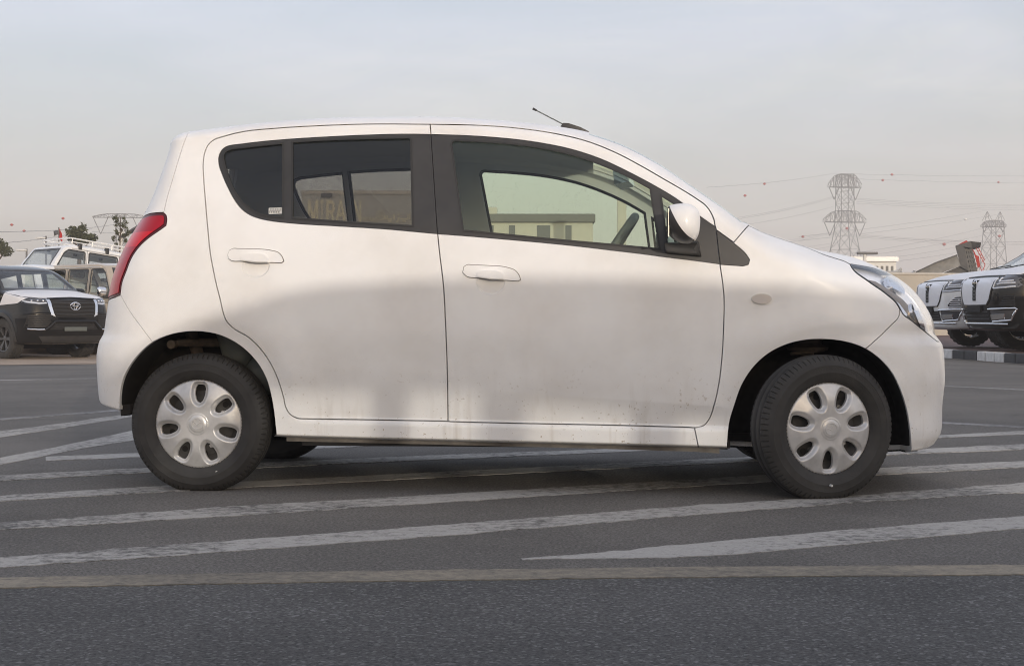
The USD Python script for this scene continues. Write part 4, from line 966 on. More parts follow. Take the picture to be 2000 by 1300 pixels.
def simple_tyre(R, w, rim, n=60):
    h = w / 2
    t = lathe([(rim, -h * 0.8), (rim + 0.02, -h * 0.95), (R - 0.05, -h), (R - 0.02, -h * 0.92), (R - 0.004, -h * 0.78), (R, -h * 0.5), (R - 0.01, -h * 0.33), (R, -h * 0.30), (R, 0), (R, h * 0.30), (R - 0.01, h * 0.33), (R, h * 0.5), (R - 0.004, h * 0.78), (R - 0.02, h * 0.92), (R - 0.05, h), (rim + 0.02, h * 0.95), (rim, h * 0.8)], n)
    blocks = [turn(bx(R - 0.008, R + 0.006, -h * 0.80, -h * 0.38, -0.022, 0.022), 0, (0, 0, 1)), bx(R - 0.008, R + 0.006, h * 0.38, h * 0.80, -0.022, 0.022)]
    bs = []
    for k in range(28):
        for q, b in enumerate(blocks): bs.append(turn(b.copy(), k * 360 / 28 + q * 6, (0, 1, 0)))
    t = turn(t, -90, (1, 0, 0))
    return t, trimesh.util.concatenate(bs)

def alloy(rim, w, spokes=6):
    h = w / 2
    d = [lathe([(rim - 0.015, h * 0.2), (rim - 0.012, h * 0.85), (rim + 0.004, h * 0.88), (rim + 0.006, h * 0.7), (rim, -h * 0.8), (rim - 0.015, -h * 0.8), (rim - 0.015, h * 0.2)], 48), lathe([(0, h * 0.66), (0.035, h * 0.66), (0.06, h * 0.60), (0.065, h * 0.4), (0, h * 0.4)], 24)]
    for k in range(spokes):
        for e in (-1, 1):
            a = 2 * math.pi * (k / spokes) + e * 0.10
            d.append(trimesh.convex.convex_hull(np.array([[r * math.cos(a + s * wd / r), r * math.sin(a + s * wd / r), z] for r, wd, zs in ((0.05, 0.012, (0.45, 0.62)), (rim - 0.008, 0.017, (0.5, 0.80))) for s in (-1, 1) for z in (h * zs[0], h * zs[1])])))
    return turn(trimesh.util.concatenate(d), 90, (1, 0, 0))      # faces -y

class Wagon:
    """a large 4x4: x forward, its middle at the origin, the front bumper at +L/2"""
    def __init__(s, L, Wd, top, nose, tail, belt, tumble, wb, R, ground, p=3.2, ln=0.32, lr=0.22, lt=0.10, n=(520, 76), flare=0.02):
        s.L, s.wb, s.R, s.hw = L, wb, R, Wd / 2
        zt, xn, xr = (PchipInterpolator(*np.array(q).T) for q in (top, nose, tail))
        lo = lambda f, q: (lambda t: f(np.clip(t, q[0][0], q[-1][0])))
        zs = np.array([0, ground, ground + 0.12, (ground + belt) / 2 + 0.1, belt, 2.2]); ws = s.hw * np.array([0.90, 0.93, 0.985, 1.0, 0.975, 0.975 - tumble * (2.2 - belt)])
        tz = np.arange(0, 2.6, 0.002); tw = np.interp(tz, zs, ws); k = np.exp(-0.5 * (np.arange(-60, 61) / 18.0) ** 2); tw = np.convolve(np.pad(tw, 60, 'edge'), k / k.sum(), 'valid')
        def wside(x, z):
            w = np.interp(z, tz, tw)
            for cx in (-wb / 2, wb / 2):
                d = np.hypot(np.asarray(x) - cx, np.maximum(np.asarray(z) - R * 0.98, 0)) - R * 1.13
                w = w + flare * np.clip((0.16 - d) / 0.10, 0, 1) ** 2 * np.clip((np.asarray(z) - 0.2) / 0.3, 0, 1)
            return w
        c = lambda val: (lambda t: np.full(np.shape(t), val, float))
        s.b = Body(wside, lo(zt, top), c(lt) if not callable(lt) else lt, lo(xn, nose), c(ln), lo(xr, tail), c(lr), c(ground), 0.06, p, (0.0, (ground + belt) / 2 + 0.05), n[0], n[1])
        s.windows, s.cut, s.parts = [], m3.Manifold(), []
    def front_x(s, y, z):
        y, z = np.broadcast_arrays(np.asarray(y, float), np.asarray(z, float)); a = np.full(y.shape, -0.4); b = np.full(y.shape, s.L * 0.52 + 0.1)
        for _ in range(40):
            m = (a + b) / 2; P = np.stack([m.ravel(), y.ravel(), z.ravel()], -1); i = (s.b.phi(P) < 0).reshape(y.shape)
            a, b = np.where(i, m, a), np.where(i, b, m)
        return a
    def front_bar(s, pts, r, out=0.0, n=8):
        """a tube lying on the nose along (y,z) points"""
        q = np.asarray(pts, float); t = np.linspace(0, 1, len(q)); u = np.linspace(0, 1, 24)
        y, z = np.interp(u, t, q[:, 0]), np.interp(u, t, q[:, 1])
        return tube(np.column_stack([s.front_x(y, z) + out, y, z]), r, n)
    def sheet(s, poly, lift, deep, step):
        """a shaped panel lying on the body: LIFT(q) puts (a,b) points on the skin"""
        out = []
        for g in getattr(poly, 'geoms', [poly]):
            if g.geom_type != 'Polygon' or g.area < 1e-6: continue
            g = shapely.geometry.polygon.orient(g).segmentize(step)
            p, f = fill(g, step); out.append((lift(p, 0), f, True))
            for ring in [g.exterior] + list(g.interiors):
                r = np.array(ring.coords)[:-1]; n = len(r); i = np.arange(n); j = (i + 1) % n
                out.append((np.vstack([lift(r, 0), lift(r, deep)]), np.vstack([np.column_stack([i, j + n, j]), np.column_stack([i, i + n, j + n])]), False))
        return out
    def front_patch(s, poly, t0, t1, x0=None):
        lift = lambda q, k: np.column_stack([s.front_x(q[:, 0], q[:, 1]) - t0 - k, q])
        m = trimesh.util.concatenate([trimesh.Trimesh(v, f, process=False) for v, f, _ in s.sheet(poly, lift, t1 - t0, 0.04)])
        return m
    def side_patch(s, poly, t0, t1, sides=(-1, 1)):
        ms = []
        for sd in sides:
            lift = lambda q, k: np.column_stack([q[:, 0], sd * (s.b.W(q[:, 0], q[:, 1]) - t0 - k), q[:, 1]])
            for v, f, _ in s.sheet(poly, lift, t1 - t0, 0.06): ms.append(trimesh.Trimesh(v, f if sd < 0 else f[:, ::-1], process=False))
        return trimesh.util.concatenate(ms)
mir = lambda pts: [(-y, z) for y, z in pts]

def build_wagon(name, w, label, loc, rot, paint, side_windows, ws, rear, film, decor, group=None, rim_mat=None, trim=None, glass=None, arch_r=1.13, hoodline=None, mirror=None, pitch=0.0, frame=None):
    v = thing(name, label, 'car', loc, rot, group, pitch=pitch)
    b = w.b; glass = glass or m_suvglass
    skin = b.layer(0.0, 0.03)
    cuts = m3.Manifold()
    for P in side_windows: cuts += prism_y(P, -1.5, -0.25) + prism_y(P, 0.25, 1.5)
    WSP = prism_x(ws[0], ws[1], ws[2]); cuts += WSP
    RW = prism_x(rear[0], rear[1], rear[2]) if rear else m3.Manifold(); cuts += RW
    A = shapely.union_all([Point(cx, w.R * 0.98).buffer(w.R * arch_r, 32).union(sbox(cx - w.R * arch_r, -1, cx + w.R * arch_r, w.R * 0.98)) for cx in (-w.wb / 2, w.wb / 2)])
    cuts += prism_y(A, -1.5, -w.hw * 0.62) + prism_y(A, w.hw * 0.62, 1.5)
    body = put('body', b.mesh(skin - cuts), paint, v)
    for P in side_windows:
        for sd in (-1, 1):
            put('side_window', w.side_patch(P.buffer(0.01), 0.010, 0.012, (sd,)), glass, v)
    put('windscreen', w.front_patch(ws[0].buffer(0.01), 0.005, 0.006), m_clearglass, v)
    put('windscreen_border', w.front_patch(ws[0].buffer(0.012).difference(ws[0].buffer(-0.035)), -0.002, 0.006), m_black_trim, v)
    if rear: put('rear_window', b.mesh(b.layer(0.008, 0.013) ^ RW), glass, v)
    fr = shapely.union_all(side_windows)
    if frame is None: frame = fr.buffer(0.028).difference(fr)
    put('window_frame', w.side_patch(frame, -0.002, 0.02), m_black_trim, v)
    put('floor_pan', bx(-w.L / 2 + 0.35, w.L / 2 - 0.4, -w.hw * 0.60, w.hw * 0.60, w.R * 0.85, w.R * 1.0), m_dark, v, smooth=False)
    # dim cabin: lining, dashboard and seats
    z0 = side_windows[0].bounds[1]; xw = ws[1]
    [put('seat', bx(0.02, 0.24, y - 0.24, y + 0.24, z0 - 0.5, z0 + 0.16, 0.06), m_beige_seat, v) for y in (-0.42, 0.42)]
    put('rear_seat', bx(-0.95, -0.75, -0.62, 0.62, z0 - 0.5, z0 + 0.10, 0.06), m_beige_seat, v)
    put('dashboard', bx(0.62, 1.0, -w.hw * 0.8, w.hw * 0.8, z0 - 0.3, z0 - 0.02, 0.05), m_grey_plastic, v)
    put('wheel_well', cat(*[turn(lathe([(w.R * arch_r + 0.03, -0.34), (w.R * arch_r + 0.03, 0.34), (w.R * arch_r + 0.06, 0.34), (w.R * arch_r + 0.06, -0.34)], 24), 90, (1, 0, 0)).slice_plane((0, 0, 0.05), (0, 0, 1)).apply_translation((cx, sd * (w.hw * 0.62), w.R * 0.98)) for cx in (-w.wb / 2, w.wb / 2) for sd in (-1, 1)], bx(-w.wb / 2, w.wb / 2, -w.hw * 0.55, w.hw * 0.55, w.R * 0.5, w.R * 1.6)) , m_dark, v)
    if film is not None: put('hood_film', b.mesh(b.layer(-0.004, 0.001) ^ film), m_film, v)
    ty, blk = simple_tyre(w.R, 0.26, w.R * 0.62)
    al = alloy(w.R * 0.62, 0.26)
    for cx in (w.wb / 2, -w.wb / 2):
        for sd in (-1, 1):
            T = np.eye(4)
            if sd > 0: T = trimesh.transformations.rotation_matrix(math.pi, (0, 0, 1))
            T = trimesh.transformations.translation_matrix((cx, sd * (w.hw - 0.15), w.R)) @ T
            t = cat(ty.copy(), blk.copy()).apply_transform(T); wl = put('wheel', t, m_tyre, v, smooth=30)
            put('rim', al.copy().apply_transform(T), rim_mat or m_hub, wl, smooth=30)
            put('brake_disc', turn(lathe([(0, 0.01), (w.R * 0.5, 0.01), (w.R * 0.5, -0.02), (0, -0.02)], 24), 90, (1, 0, 0)).apply_transform(T), m_dark, wl)
    if mirror:
        mx, mz, mmat = mirror
        yy = float(b.W(np.array([mx]), np.array([mz]))[0])
        for sd in (-1, 1):
            m_ = bx(mx - 0.05, mx + 0.08, yy + 0.06, yy + 0.29, mz + 0.01, mz + 0.21, 0.06); k_ = bx(mx - 0.03, mx + 0.05, yy - 0.03, yy + 0.14, mz - 0.03, mz + 0.05, 0.02)
            if sd < 0:
                for q in (m_, k_): q.apply_transform(np.diag([1, -1, 1, 1])); q.invert()
            mm = put('wing_mirror', m_, mmat, v, smooth=50); put('mirror_arm', k_, m_black_trim, mm)
    decor(w, v)
    return v

def crowned_hood(P, x0, x1): return prism_x(P, x0, x1)

# --- black 4x4 with swept lamps (and its white sister)
def swept_wagon(n=(520, 76)):
    return Wagon(4.80, 1.855, [(-2.6, 1.72), (-2.2, 1.79), (-1.6, 1.825), (-0.6, 1.835), (0.2, 1.81), (0.55, 1.74), (1.0, 1.50), (1.26, 1.345), (1.5, 1.300), (1.9, 1.245), (2.2, 1.185), (2.6, 1.08)],
                 [(0.2, 2.26), (0.40, 2.36), (0.62, 2.40), (0.80, 2.40), (1.0, 2.37), (1.12, 2.33), (1.8, 2.2)], [(0.2, -2.3), (0.5, -2.40), (0.8, -2.40), (1.1, -2.36), (1.7, -2.1), (2.0, -2.0)],
                 1.10, 0.20, 2.745, 0.385, 0.27, p=3.0, ln=0.55, lr=0.30, lt=0.10, n=n)
SW_SIDE = [Polygon([(0.16, 1.14), (0.16, 1.66), (0.42, 1.66), (0.98, 1.34), (1.08, 1.15)]), Polygon([(-0.78, 1.15), (-0.78, 1.67), (0.06, 1.67), (0.06, 1.14)]), Polygon([(-1.75, 1.24), (-1.66, 1.58), (-0.92, 1.66), (-0.92, 1.16)])]
SW_WS = (Polygon([(-0.80, 1.315), (0.80, 1.315), (0.62, 1.73), (-0.62, 1.73)]), 0.40, 1.60)
def swept_front(with_film):
    def decor(w, v):
        b = w.b
        F = lambda pts, t0, t1, x0=1.2: w.front_patch(Polygon(pts).buffer(0), t0, t1, x0)
        grille = [(-0.47, 1.12), (0.47, 1.12), (0.44, 0.86), (0.36, 0.79), (-0.36, 0.79), (-0.44, 0.86)]
        g = put('grille', F(grille, -0.003, 0.004), m_dark, v)
        for k in range(4):
            z = 0.845 + k * 0.072; hw = 0.40 + 0.016 * k
            put('grille_bar', w.front_bar([(-hw, z), (0, z - 0.008), (hw, z)], 0.014, 0.004), m_black_trim, g)
        put('grille_hood', w.front_bar([(-0.50, 1.135), (0, 1.155), (0.50, 1.135)], 0.022, 0.002), m_blackpaint, v)
        # oval emblem with three rings
        t = np.linspace(0, 2 * math.pi, 40, endpoint=False); X = float(w.front_x(0.0, 1.0)) + 0.035
        e = lambda cy, cz, ry, rz: tube(np.column_stack([np.full(40, X), cy + ry * np.cos(t), cz + rz * np.sin(t)]), 0.0085, 8, closed=True)
        put('emblem', cat(e(0, 1.0, 0.105, 0.072), e(0, 1.004, 0.034, 0.066), e(0, 1.027, 0.078, 0.030)), m_chrome, v)
        for s in (-1, 1):
            M_ = (lambda p: p) if s > 0 else mir
            put('chrome_strip', F(M_([(0.475, 1.13), (0.545, 1.13), (0.53, 0.99), (0.50, 0.84), (0.415, 0.80), (0.445, 0.87), (0.47, 1.0)]), -0.012, 0.002), m_chrome, v)
            hl = put('headlight', F(M_([(0.545, 1.13), (0.60, 1.145), (0.80, 1.165), (0.925, 1.18), (0.925, 1.09), (0.86, 1.045), (0.68, 1.02), (0.545, 1.03)]), -0.006, 0.004), m_lampdark, v)
            put('lamp_strip', F(M_([(0.555, 1.05), (0.68, 1.04), (0.85, 1.065), (0.91, 1.11), (0.905, 1.135), (0.85, 1.09), (0.68, 1.062), (0.555, 1.07)]), -0.010, 0.0), m_drl, hl)
            for yy in (0.60, 0.69, 0.78):
                X2 = float(w.front_x(s * yy, 1.095)); put('lamp_bulb', move(trimesh.creation.icosphere(2, 0.022), X2 - 0.006, s * yy, 1.097), m_chrome, hl)
            pk = put('fog_pocket', F(M_([(0.52, 0.86), (0.86, 0.83), (0.90, 0.60), (0.60, 0.60), (0.50, 0.70)]), -0.004, 0.004), m_dark, v)
            for k in range(6):
                z = 0.63 + k * 0.036; put('pocket_bar', w.front_bar(M_([(0.53, z), (0.86, z)]), 0.007, 0.003, 5), m_black_trim, pk)
            put('pocket_border', w.front_bar(M_([(0.50, 0.875), (0.70, 0.875), (0.90, 0.845)]), 0.012, 0.004), m_blackpaint, v)
            put('lower_chrome', w.front_bar(M_([(0.56, 0.565), (0.72, 0.56), (0.86, 0.575)]), 0.017, 0.008), m_chrome, v)
            put('bumper_blade', w.front_bar(M_([(0.0, 0.715), (0.42, 0.715), (0.52, 0.62), (0.60, 0.555)]), 0.028, 0.012), m_blackpaint, v)
        lo = put('lower_intake', F([(-0.40, 0.70), (0.40, 0.70), (0.52, 0.56), (-0.52, 0.56)], -0.003, 0.004), m_dark, v)
        for z in (0.60, 0.64, 0.675): put('intake_bar', w.front_bar([(-0.42, z), (0.42, z)], 0.008, 0.004, 5), m_black_trim, lo)
        put('plate_holder', bx(float(w.front_x(0.0, 0.60)) + 0.0, float(w.front_x(0.0, 0.60)) + 0.03, -0.24, 0.24, 0.53, 0.61, 0.008), m_grey_plastic, v)
        put('skid_plate', F([(-0.70, 0.44), (0.70, 0.44), (0.60, 0.30), (-0.60, 0.30)], -0.008, 0.004), m_black_trim, v)
        put('wiper', cat(*[tube([(1.34, y0, 1.235), (1.22, y0 + 0.22, 1.305), (1.19, y0 + 0.5, 1.32)], 0.008, 6) for y0 in (-0.55, 0.05)]), m_black_trim, v)
        put('roof_aerial', tube([(-1.2, 0, 1.82), (-1.45, 0, 1.90)], [0.03, 0.012], 8), m_black_trim, v)
        A = [Point(cx, w.R * 0.98).buffer(w.R * 1.13 + 0.07, 40).difference(Point(cx, w.R * 0.98).buffer(w.R * 1.13 + 0.002, 40)).intersection(sbox(-3, 0.33, 3, 2)) for cx in (-w.wb / 2, w.wb / 2)]
        put('arch_trim', cat(w.side_patch(A[0], -0.012, 0.004), w.side_patch(A[1], -0.012, 0.004)), m_black_trim, v)
    return decor

def heading(deg):
    """rotation about z so that +x points towards the camera, turned DEG to the picture's right"""
    h = -D_ * math.cos(math.radians(deg)) + R_ * math.sin(math.radians(deg)); return math.atan2(h[1], h[0])
def hxy(deg): return -D_[:2] * math.cos(math.radians(deg)) + R_[:2] * math.sin(math.radians(deg))
def stand(lat, dep): p = cam_xy(lat, dep); return (p[0], p[1], float(gz(p[0], p[1])))

sw = swept_wagon()
film_sw = prism_x(Polygon([(-0.86, 1.175), (-0.60, 1.15), (-0.50, 1.15), (0.50, 1.15), (0.60, 1.15), (0.86, 1.175), (0.86, 1.5), (-0.86, 1.5)]), 1.40, 2.6) + prism_y(Polygon([(1.30, 1.02), (1.90, 1.05), (2.10, 1.15), (1.4, 1.25)]), -1.5, -0.55) + prism_y(Polygon([(1.30, 1.02), (1.90, 1.05), (2.10, 1.15), (1.4, 1.25)]), 0.55, 1.5)
BA = 50.0
# its emblem is seen at (146, 597), 27.6 m away
e0 = np.array([(146 - 1000) / F_PX * 27.4, 27.4]); hh = np.array([math.sin(math.radians(BA)), -math.cos(math.radians(BA))])
c0 = e0 - hh * 2.38
black_suv = build_wagon('parked_suv', sw, 'black four-wheel drive with white film on its bonnet at the left edge', stand(*c0), heading(BA), m_blackpaint, SW_SIDE, SW_WS, (Polygon([(-0.6, 1.2), (0.6, 1.2), (0.55, 1.62), (-0.55, 1.62)]), -2.6, -1.7), film_sw, swept_front(True), rim_mat=m_darkrim, mirror=(0.90, 1.16, m_blackpaint), frame=shapely.union_all(SW_SIDE).buffer(0.10).buffer(-0.06).difference(shapely.union_all(SW_SIDE)))
# --- boxy 4x4s
def boxy(n=(420, 60)):
    lt = lambda x: np.interp(x, [-2.5, 0.6, 1.2, 2.5], [0.07, 0.07, 0.10, 0.12])
    return Wagon(4.80, 1.80, [(-2.5, 1.90), (-2.3, 1.94), (0.1, 1.95), (0.42, 1.90), (0.62, 1.62), (0.84, 1.26), (0.95, 1.20), (1.5, 1.17), (2.3, 1.10), (2.6, 1.05)],
                 [(0.3, 2.36), (0.6, 2.40), (0.9, 2.38), (1.1, 2.34), (1.8, 2.2)], [(0.3, -2.36), (0.8, -2.40), (1.2, -2.38), (2.0, -2.30)], 1.20, 0.16, 2.73, 0.39, 0.36, p=4.5, ln=0.22, lr=0.16, lt=lt, n=n, flare=0.03)
BX_SIDE = [Polygon([(-0.02, 1.24), (-0.02, 1.80), (0.36, 1.80), (0.46, 1.72), (0.70, 1.25)]), Polygon([(-0.82, 1.24), (-0.82, 1.80), (-0.14, 1.80), (-0.14, 1.24)]), Polygon([(-2.10, 1.26), (-2.10, 1.80), (-0.96, 1.80), (-0.96, 1.26)])]
BX_SIDE = [p.buffer(-0.03).buffer(0.03) for p in BX_SIDE]
BX_WS = (Polygon([(-0.72, 1.27), (0.72, 1.27), (0.64, 1.83), (-0.64, 1.83)]), 0.35, 1.2)
def boxy_front(w, v):
    b = w.b
    put('grille', w.front_patch(Polygon([(-0.55, 1.0), (0.55, 1.0), (0.55, 0.74), (-0.55, 0.74)]), -0.004, 0.004, 1.6), m_black_trim, v)
    for y in (-0.68, 0.68): put('headlight', w.front_patch(Polygon([(y - 0.10, 1.0), (y + 0.10, 1.0), (y + 0.10, 0.80), (y - 0.10, 0.80)]), -0.006, 0.004, 1.6), m_drl, v)
    put('front_bumper', bx(2.28, 2.46, -0.86, 0.86, 0.46, 0.66, 0.04), m_black_trim, v)
    put('drip_rail', cat(*[tube([(x, sd * (float(b.W(np.array([x]), np.array([1.855]))[0]) + 0.008), 1.855 ) for x in np.linspace(-2.1, 0.30, 14)], 0.012, 6) for sd in (-1, 1)]), m_hub, v)
    put('door_line', w.side_patch(shapely.union_all([LineString([(-0.88, 0.55), (-0.88, 1.85)]).buffer(0.006), LineString([(-0.08, 0.55), (-0.08, 1.85)]).buffer(0.006), LineString([(-2.1, 1.10), (0.9, 1.10)]).buffer(0.010)]), -0.001, 0.004), m_grey_plastic, v)
    pass
bxw = boxy()
# the corner post between windscreen and front window stands near (214, 540), 31 m away
BB = 52.0
hb = np.array([math.sin(math.radians(BB)), -math.cos(math.radians(BB))]); rb_ = np.array([-math.cos(math.radians(BB)), -math.sin(math.radians(BB))])
def corner_at(px, dep, deg, fwd, half=0.80):
    h = np.array([math.sin(math.radians(deg)), -math.cos(math.radians(deg))]); r = np.array([-math.cos(math.radians(deg)), -math.sin(math.radians(deg))])
    return np.array([(px - 1000) / F_PX * dep, dep]) - h * fwd - r * half
beige = build_wagon('boxy_wagon', bxw, 'beige square four-wheel drive with chrome mirror behind the black one', stand(*corner_at(214, 30.5, BB, 0.60)), heading(BB), m_beigepaint, BX_SIDE, BX_WS, None, None, boxy_front, glass=m_clearglass, mirror=(0.66, 1.22, m_chrome))
white_boxy = build_wagon('boxy_wagon', boxy((360, 50)), 'white four-wheel drive mostly hidden behind the black one at left', stand(*((e0 + np.array([-0.10, 3.3])) - hh * 2.38)), heading(BA), m_whitepaint, BX_SIDE, BX_WS, None, None, boxy_front, glass=m_clearglass)
def rack_decor(w, v):
    boxy_front(w, v)
    z = 2.09; xs = np.linspace(-2.2, 0.25, 6)
    rk = put('roof_rack', tube([(-2.25, -0.68, z), (0.30, -0.68, z), (0.30, 0.68, z), (-2.25, 0.68, z), (-2.25, -0.68, z)], 0.016, 8), m_whitepaint, v)
    for zz in (z - 0.08,): put('rack_rail', tube([(-2.25, -0.68, zz), (0.30, -0.68, zz), (0.30, 0.68, zz), (-2.25, 0.68, zz), (-2.25, -0.68, zz)], 0.013, 6), m_whitepaint, rk)
    for x in xs:
        put('rack_post', cat(*[tube([(x, sd * 0.68, 1.97), (x, sd * 0.68, z)], 0.012, 6) for sd in (-1, 1)]), m_whitepaint, rk)
        put('rack_bar', tube([(x, -0.68, z - 0.1), (x, 0.68, z - 0.1)], 0.012, 6), m_whitepaint, rk)
    for x in np.linspace(-1.9, 0.1, 4): put('rack_foot', cat(*[bx(x - 0.04, x + 0.04, sd * 0.76 - 0.05, sd * 0.76 + 0.05, 1.85, 1.99, 0.01) for sd in (-1, 1)]), m_black_trim, rk)
bxw2 = boxy((360, 56))
BR = -46.0
wc_ = corner_at(96, 32.0, BR, 0.62, -0.80)
wp = cam_xy(*wc_); PT = -7.0
rack_wagon = build_wagon('boxy_wagon', bxw2, 'white square four-wheel drive with roof rack, standing raised at the back', (wp[0], wp[1], 0.33), heading(BR), m_whitepaint, BX_SIDE, BX_WS, None, None, rack_decor, glass=m_clearglass, pitch=PT)
h46 = hxy(BR); ang = heading(BR)
rp = []
for x in (-2.7, 2.7):
    for y in (-1.0, 1.0):
        X = wp + h46 * x + np.array([-h46[1], h46[0]]) * y; zz = 0.33 - 0.02 - x * math.tan(math.radians(PT)); rp += [[X[0], X[1], zz], [X[0], X[1], -0.3]]
ramp = put('loading_ramp', trimesh.convex.convex_hull(np.array(rp)), m_sand, None, smooth=False, label='low sandy ramp hidden under the wagon with the roof rack', category='ramp')

# --- big 4x4s with filmed noses on the kerb at the right
def big(n=(520, 76)):
    return Wagon(5.30, 1.995, [(-2.8, 1.82), (-2.4, 1.90), (-1.5, 1.935), (-0.2, 1.93), (0.3, 1.86), (0.72, 1.62), (1.05, 1.44), (1.25, 1.375), (1.6, 1.34), (2.1, 1.275), (2.45, 1.185), (2.9, 1.06)],
                 [(0.3, 2.50), (0.5, 2.60), (0.70, 2.645), (0.9, 2.65), (1.1, 2.62), (1.22, 2.56), (2.0, 2.4)], [(0.3, -2.5), (0.6, -2.64), (1.1, -2.62), (2.0, -2.3)], 1.18, 0.18, 3.075, 0.405, 0.30, p=3.3, ln=0.60, lr=0.25, lt=0.11, n=n)
BG_SIDE = [Polygon([(-0.05, 1.22), (-0.05, 1.76), (0.28, 1.76), (0.78, 1.45), (0.95, 1.23)]), Polygon([(-1.05, 1.22), (-1.05, 1.77), (-0.15, 1.77), (-0.15, 1.22)]), Polygon([(-2.15, 1.28), (-2.05, 1.72), (-1.16, 1.77), (-1.16, 1.24)])]
BG_WS = (Polygon([(-0.84, 1.365), (0.84, 1.365), (0.70, 1.84), (-0.70, 1.84)]), 0.2, 1.5)
def big_front(dark):
    def decor(w, v):
        b = w.b; body = m_blackpaint if dark else m_whitepaint
        F = lambda pts, t0, t1, x0=1.3: w.front_patch(Polygon(pts).buffer(0), t0, t1, x0)
        put('grille_film', F([(-0.62, 1.13), (0.62, 1.13), (0.50, 0.80), (0.42, 0.72), (-0.42, 0.72), (-0.50, 0.80)], -0.010, 0.003), m_film, v)
        put('grille_border', cat(w.front_bar([(-0.63, 1.13), (-0.51, 0.80), (-0.42, 0.71), (0.42, 0.71), (0.51, 0.80), (0.63, 1.13)], 0.011, 0.008)), m_black_trim, v)
        mesh_ = put('grille_mesh', F([(-0.075, 1.10), (0.085, 1.10), (0.06, 1.0), (0.06, 0.78), (-0.055, 0.78), (-0.055, 1.0)], -0.016, -0.008), m_dark, v)
        for k in range(5):
            for yy in (-0.028, 0.028): put('mesh_stud', bx(float(w.front_x(0, 0.80)) + 0.012, float(w.front_x(0, 0.80)) + 0.026, yy - 0.018, yy + 0.018, 0.80 + 0.055 * k, 0.835 + 0.055 * k, 0.005), m_grey_plastic, mesh_)
        X = float(w.front_x(0.0, 1.05)) + 0.02; t = np.linspace(0, 2 * math.pi, 32, endpoint=False)
        put('emblem', cat(tube(np.column_stack([np.full(32, X), 0.075 * np.cos(t), 1.05 + 0.06 * np.sin(t)]), 0.009, 6, closed=True), bx(X - 0.006, X + 0.008, -0.085, 0.085, 1.035, 1.065)), m_chrome, v)
        put('hood_lip', w.front_bar([(-0.66, 1.150), (0, 1.16), (0.66, 1.150)], 0.013, 0.002), m_black_trim, v)
        for s in (-1, 1):
            M_ = (lambda p: p) if s > 0 else mir
            hl = put('headlight', F(M_([(0.66, 1.13), (0.74, 1.15), (1.05, 1.17), (1.05, 0.98), (0.80, 0.955), (0.60, 0.945)]), -0.006, 0.004), m_lampdark, v)
            for pp in ([(0.64, 1.11), (0.60, 0.96), (0.80, 0.97), (0.93, 0.985)], [(0.72, 1.12), (0.71, 1.06), (0.90, 1.075)], [(0.68, 1.02), (0.75, 1.035), (0.92, 1.04)]): put('lamp_strip', w.front_bar(M_(pp), 0.013, 0.006, 6), m_drl, hl)
            vent = put('bumper_vent', F(M_([(0.72, 0.73), (0.86, 0.86), (0.93, 0.87), (0.93, 0.68), (0.74, 0.68)]), -0.003, 0.004), m_dark, v)
            for k in range(5): put('vent_bar', w.front_bar(M_([(0.74 + 0.02 * k, 0.70 + 0.034 * k), (0.93, 0.70 + 0.034 * k)]), 0.008, 0.003, 5), body, vent)
            put('fog_pocket', F(M_([(0.50, 0.63), (0.92, 0.63), (0.86, 0.48), (0.50, 0.47)]), -0.003, 0.004), m_lampdark, v)
            put('fog_chrome', cat(w.front_bar(M_([(0.46, 0.645), (0.70, 0.65), (0.95, 0.66), (0.86, 0.475), (0.50, 0.455)]), 0.017, 0.010), ), m_chrome, v)
            put('fog_blade', F(M_([(0.50, 0.56), (0.80, 0.575), (0.77, 0.50), (0.50, 0.48)]), -0.020, -0.004), m_chrome, v)
        put('lower_intake', F([(-0.46, 0.63), (0.46, 0.63), (0.44, 0.46), (-0.44, 0.46)], -0.003, 0.004), m_dark, v)
        for z in (0.50, 0.55, 0.60): put('intake_bar', w.front_bar([(-0.42, z), (0.42, z)], 0.008, 0.004, 5), m_black_trim, v)
        put('plate_holder', bx(float(w.front_x(0, 0.66)) - 0.02, float(w.front_x(0, 0.66)) + 0.03, -0.25, 0.25, 0.60, 0.70, 0.008), m_dark, v)
        put('lower_lip', w.front_bar([(-0.80, 0.42), (-0.4, 0.425), (0.4, 0.425), (0.80, 0.42)], 0.016, 0.012), m_chrome, v)
        put('wiper', cat(*[tube([(1.27, y0, 1.385), (1.16, y0 + 0.25, 1.42), (1.12, y0 + 0.55, 1.435)], 0.010, 6) for y0 in (-0.6, 0.05)]), m_black_trim, v)
    return decor
film_big = prism_x(Polygon([(-0.90, 1.165), (0.90, 1.165), (0.95, 1.22), (0.90, 1.6), (-0.90, 1.6), (-0.95, 1.22)]), 1.38, 2.9)
KH = 0.142
BP = -85.0
def big_at(px, dep):
    e = np.array([(px - 1000) / F_PX * dep, dep]); h = np.array([math.sin(math.radians(BP)), -math.cos(math.radians(BP))]); c = e - h * 2.63
    p = cam_xy(*c); return (p[0], p[1], KH)
bg1 = big()
black_big = build_wagon('large_suv', bg1, 'large black four-wheel drive with filmed nose on the kerb at right edge', big_at(1906, 22.6), heading(BP), m_blackpaint, BG_SIDE, BG_WS, None, film_big, big_front(True), mirror=(0.80, 1.26, m_blackpaint))
bg2 = big((420, 60))
white_big = build_wagon('large_suv', bg2, 'large white four-wheel drive with filmed nose, beside the black one at right', big_at(1814, 25.4), heading(BP), m_whitepaint, BG_SIDE, BG_WS, None, film_big, big_front(False), mirror=(0.80, 1.26, m_whitepaint))

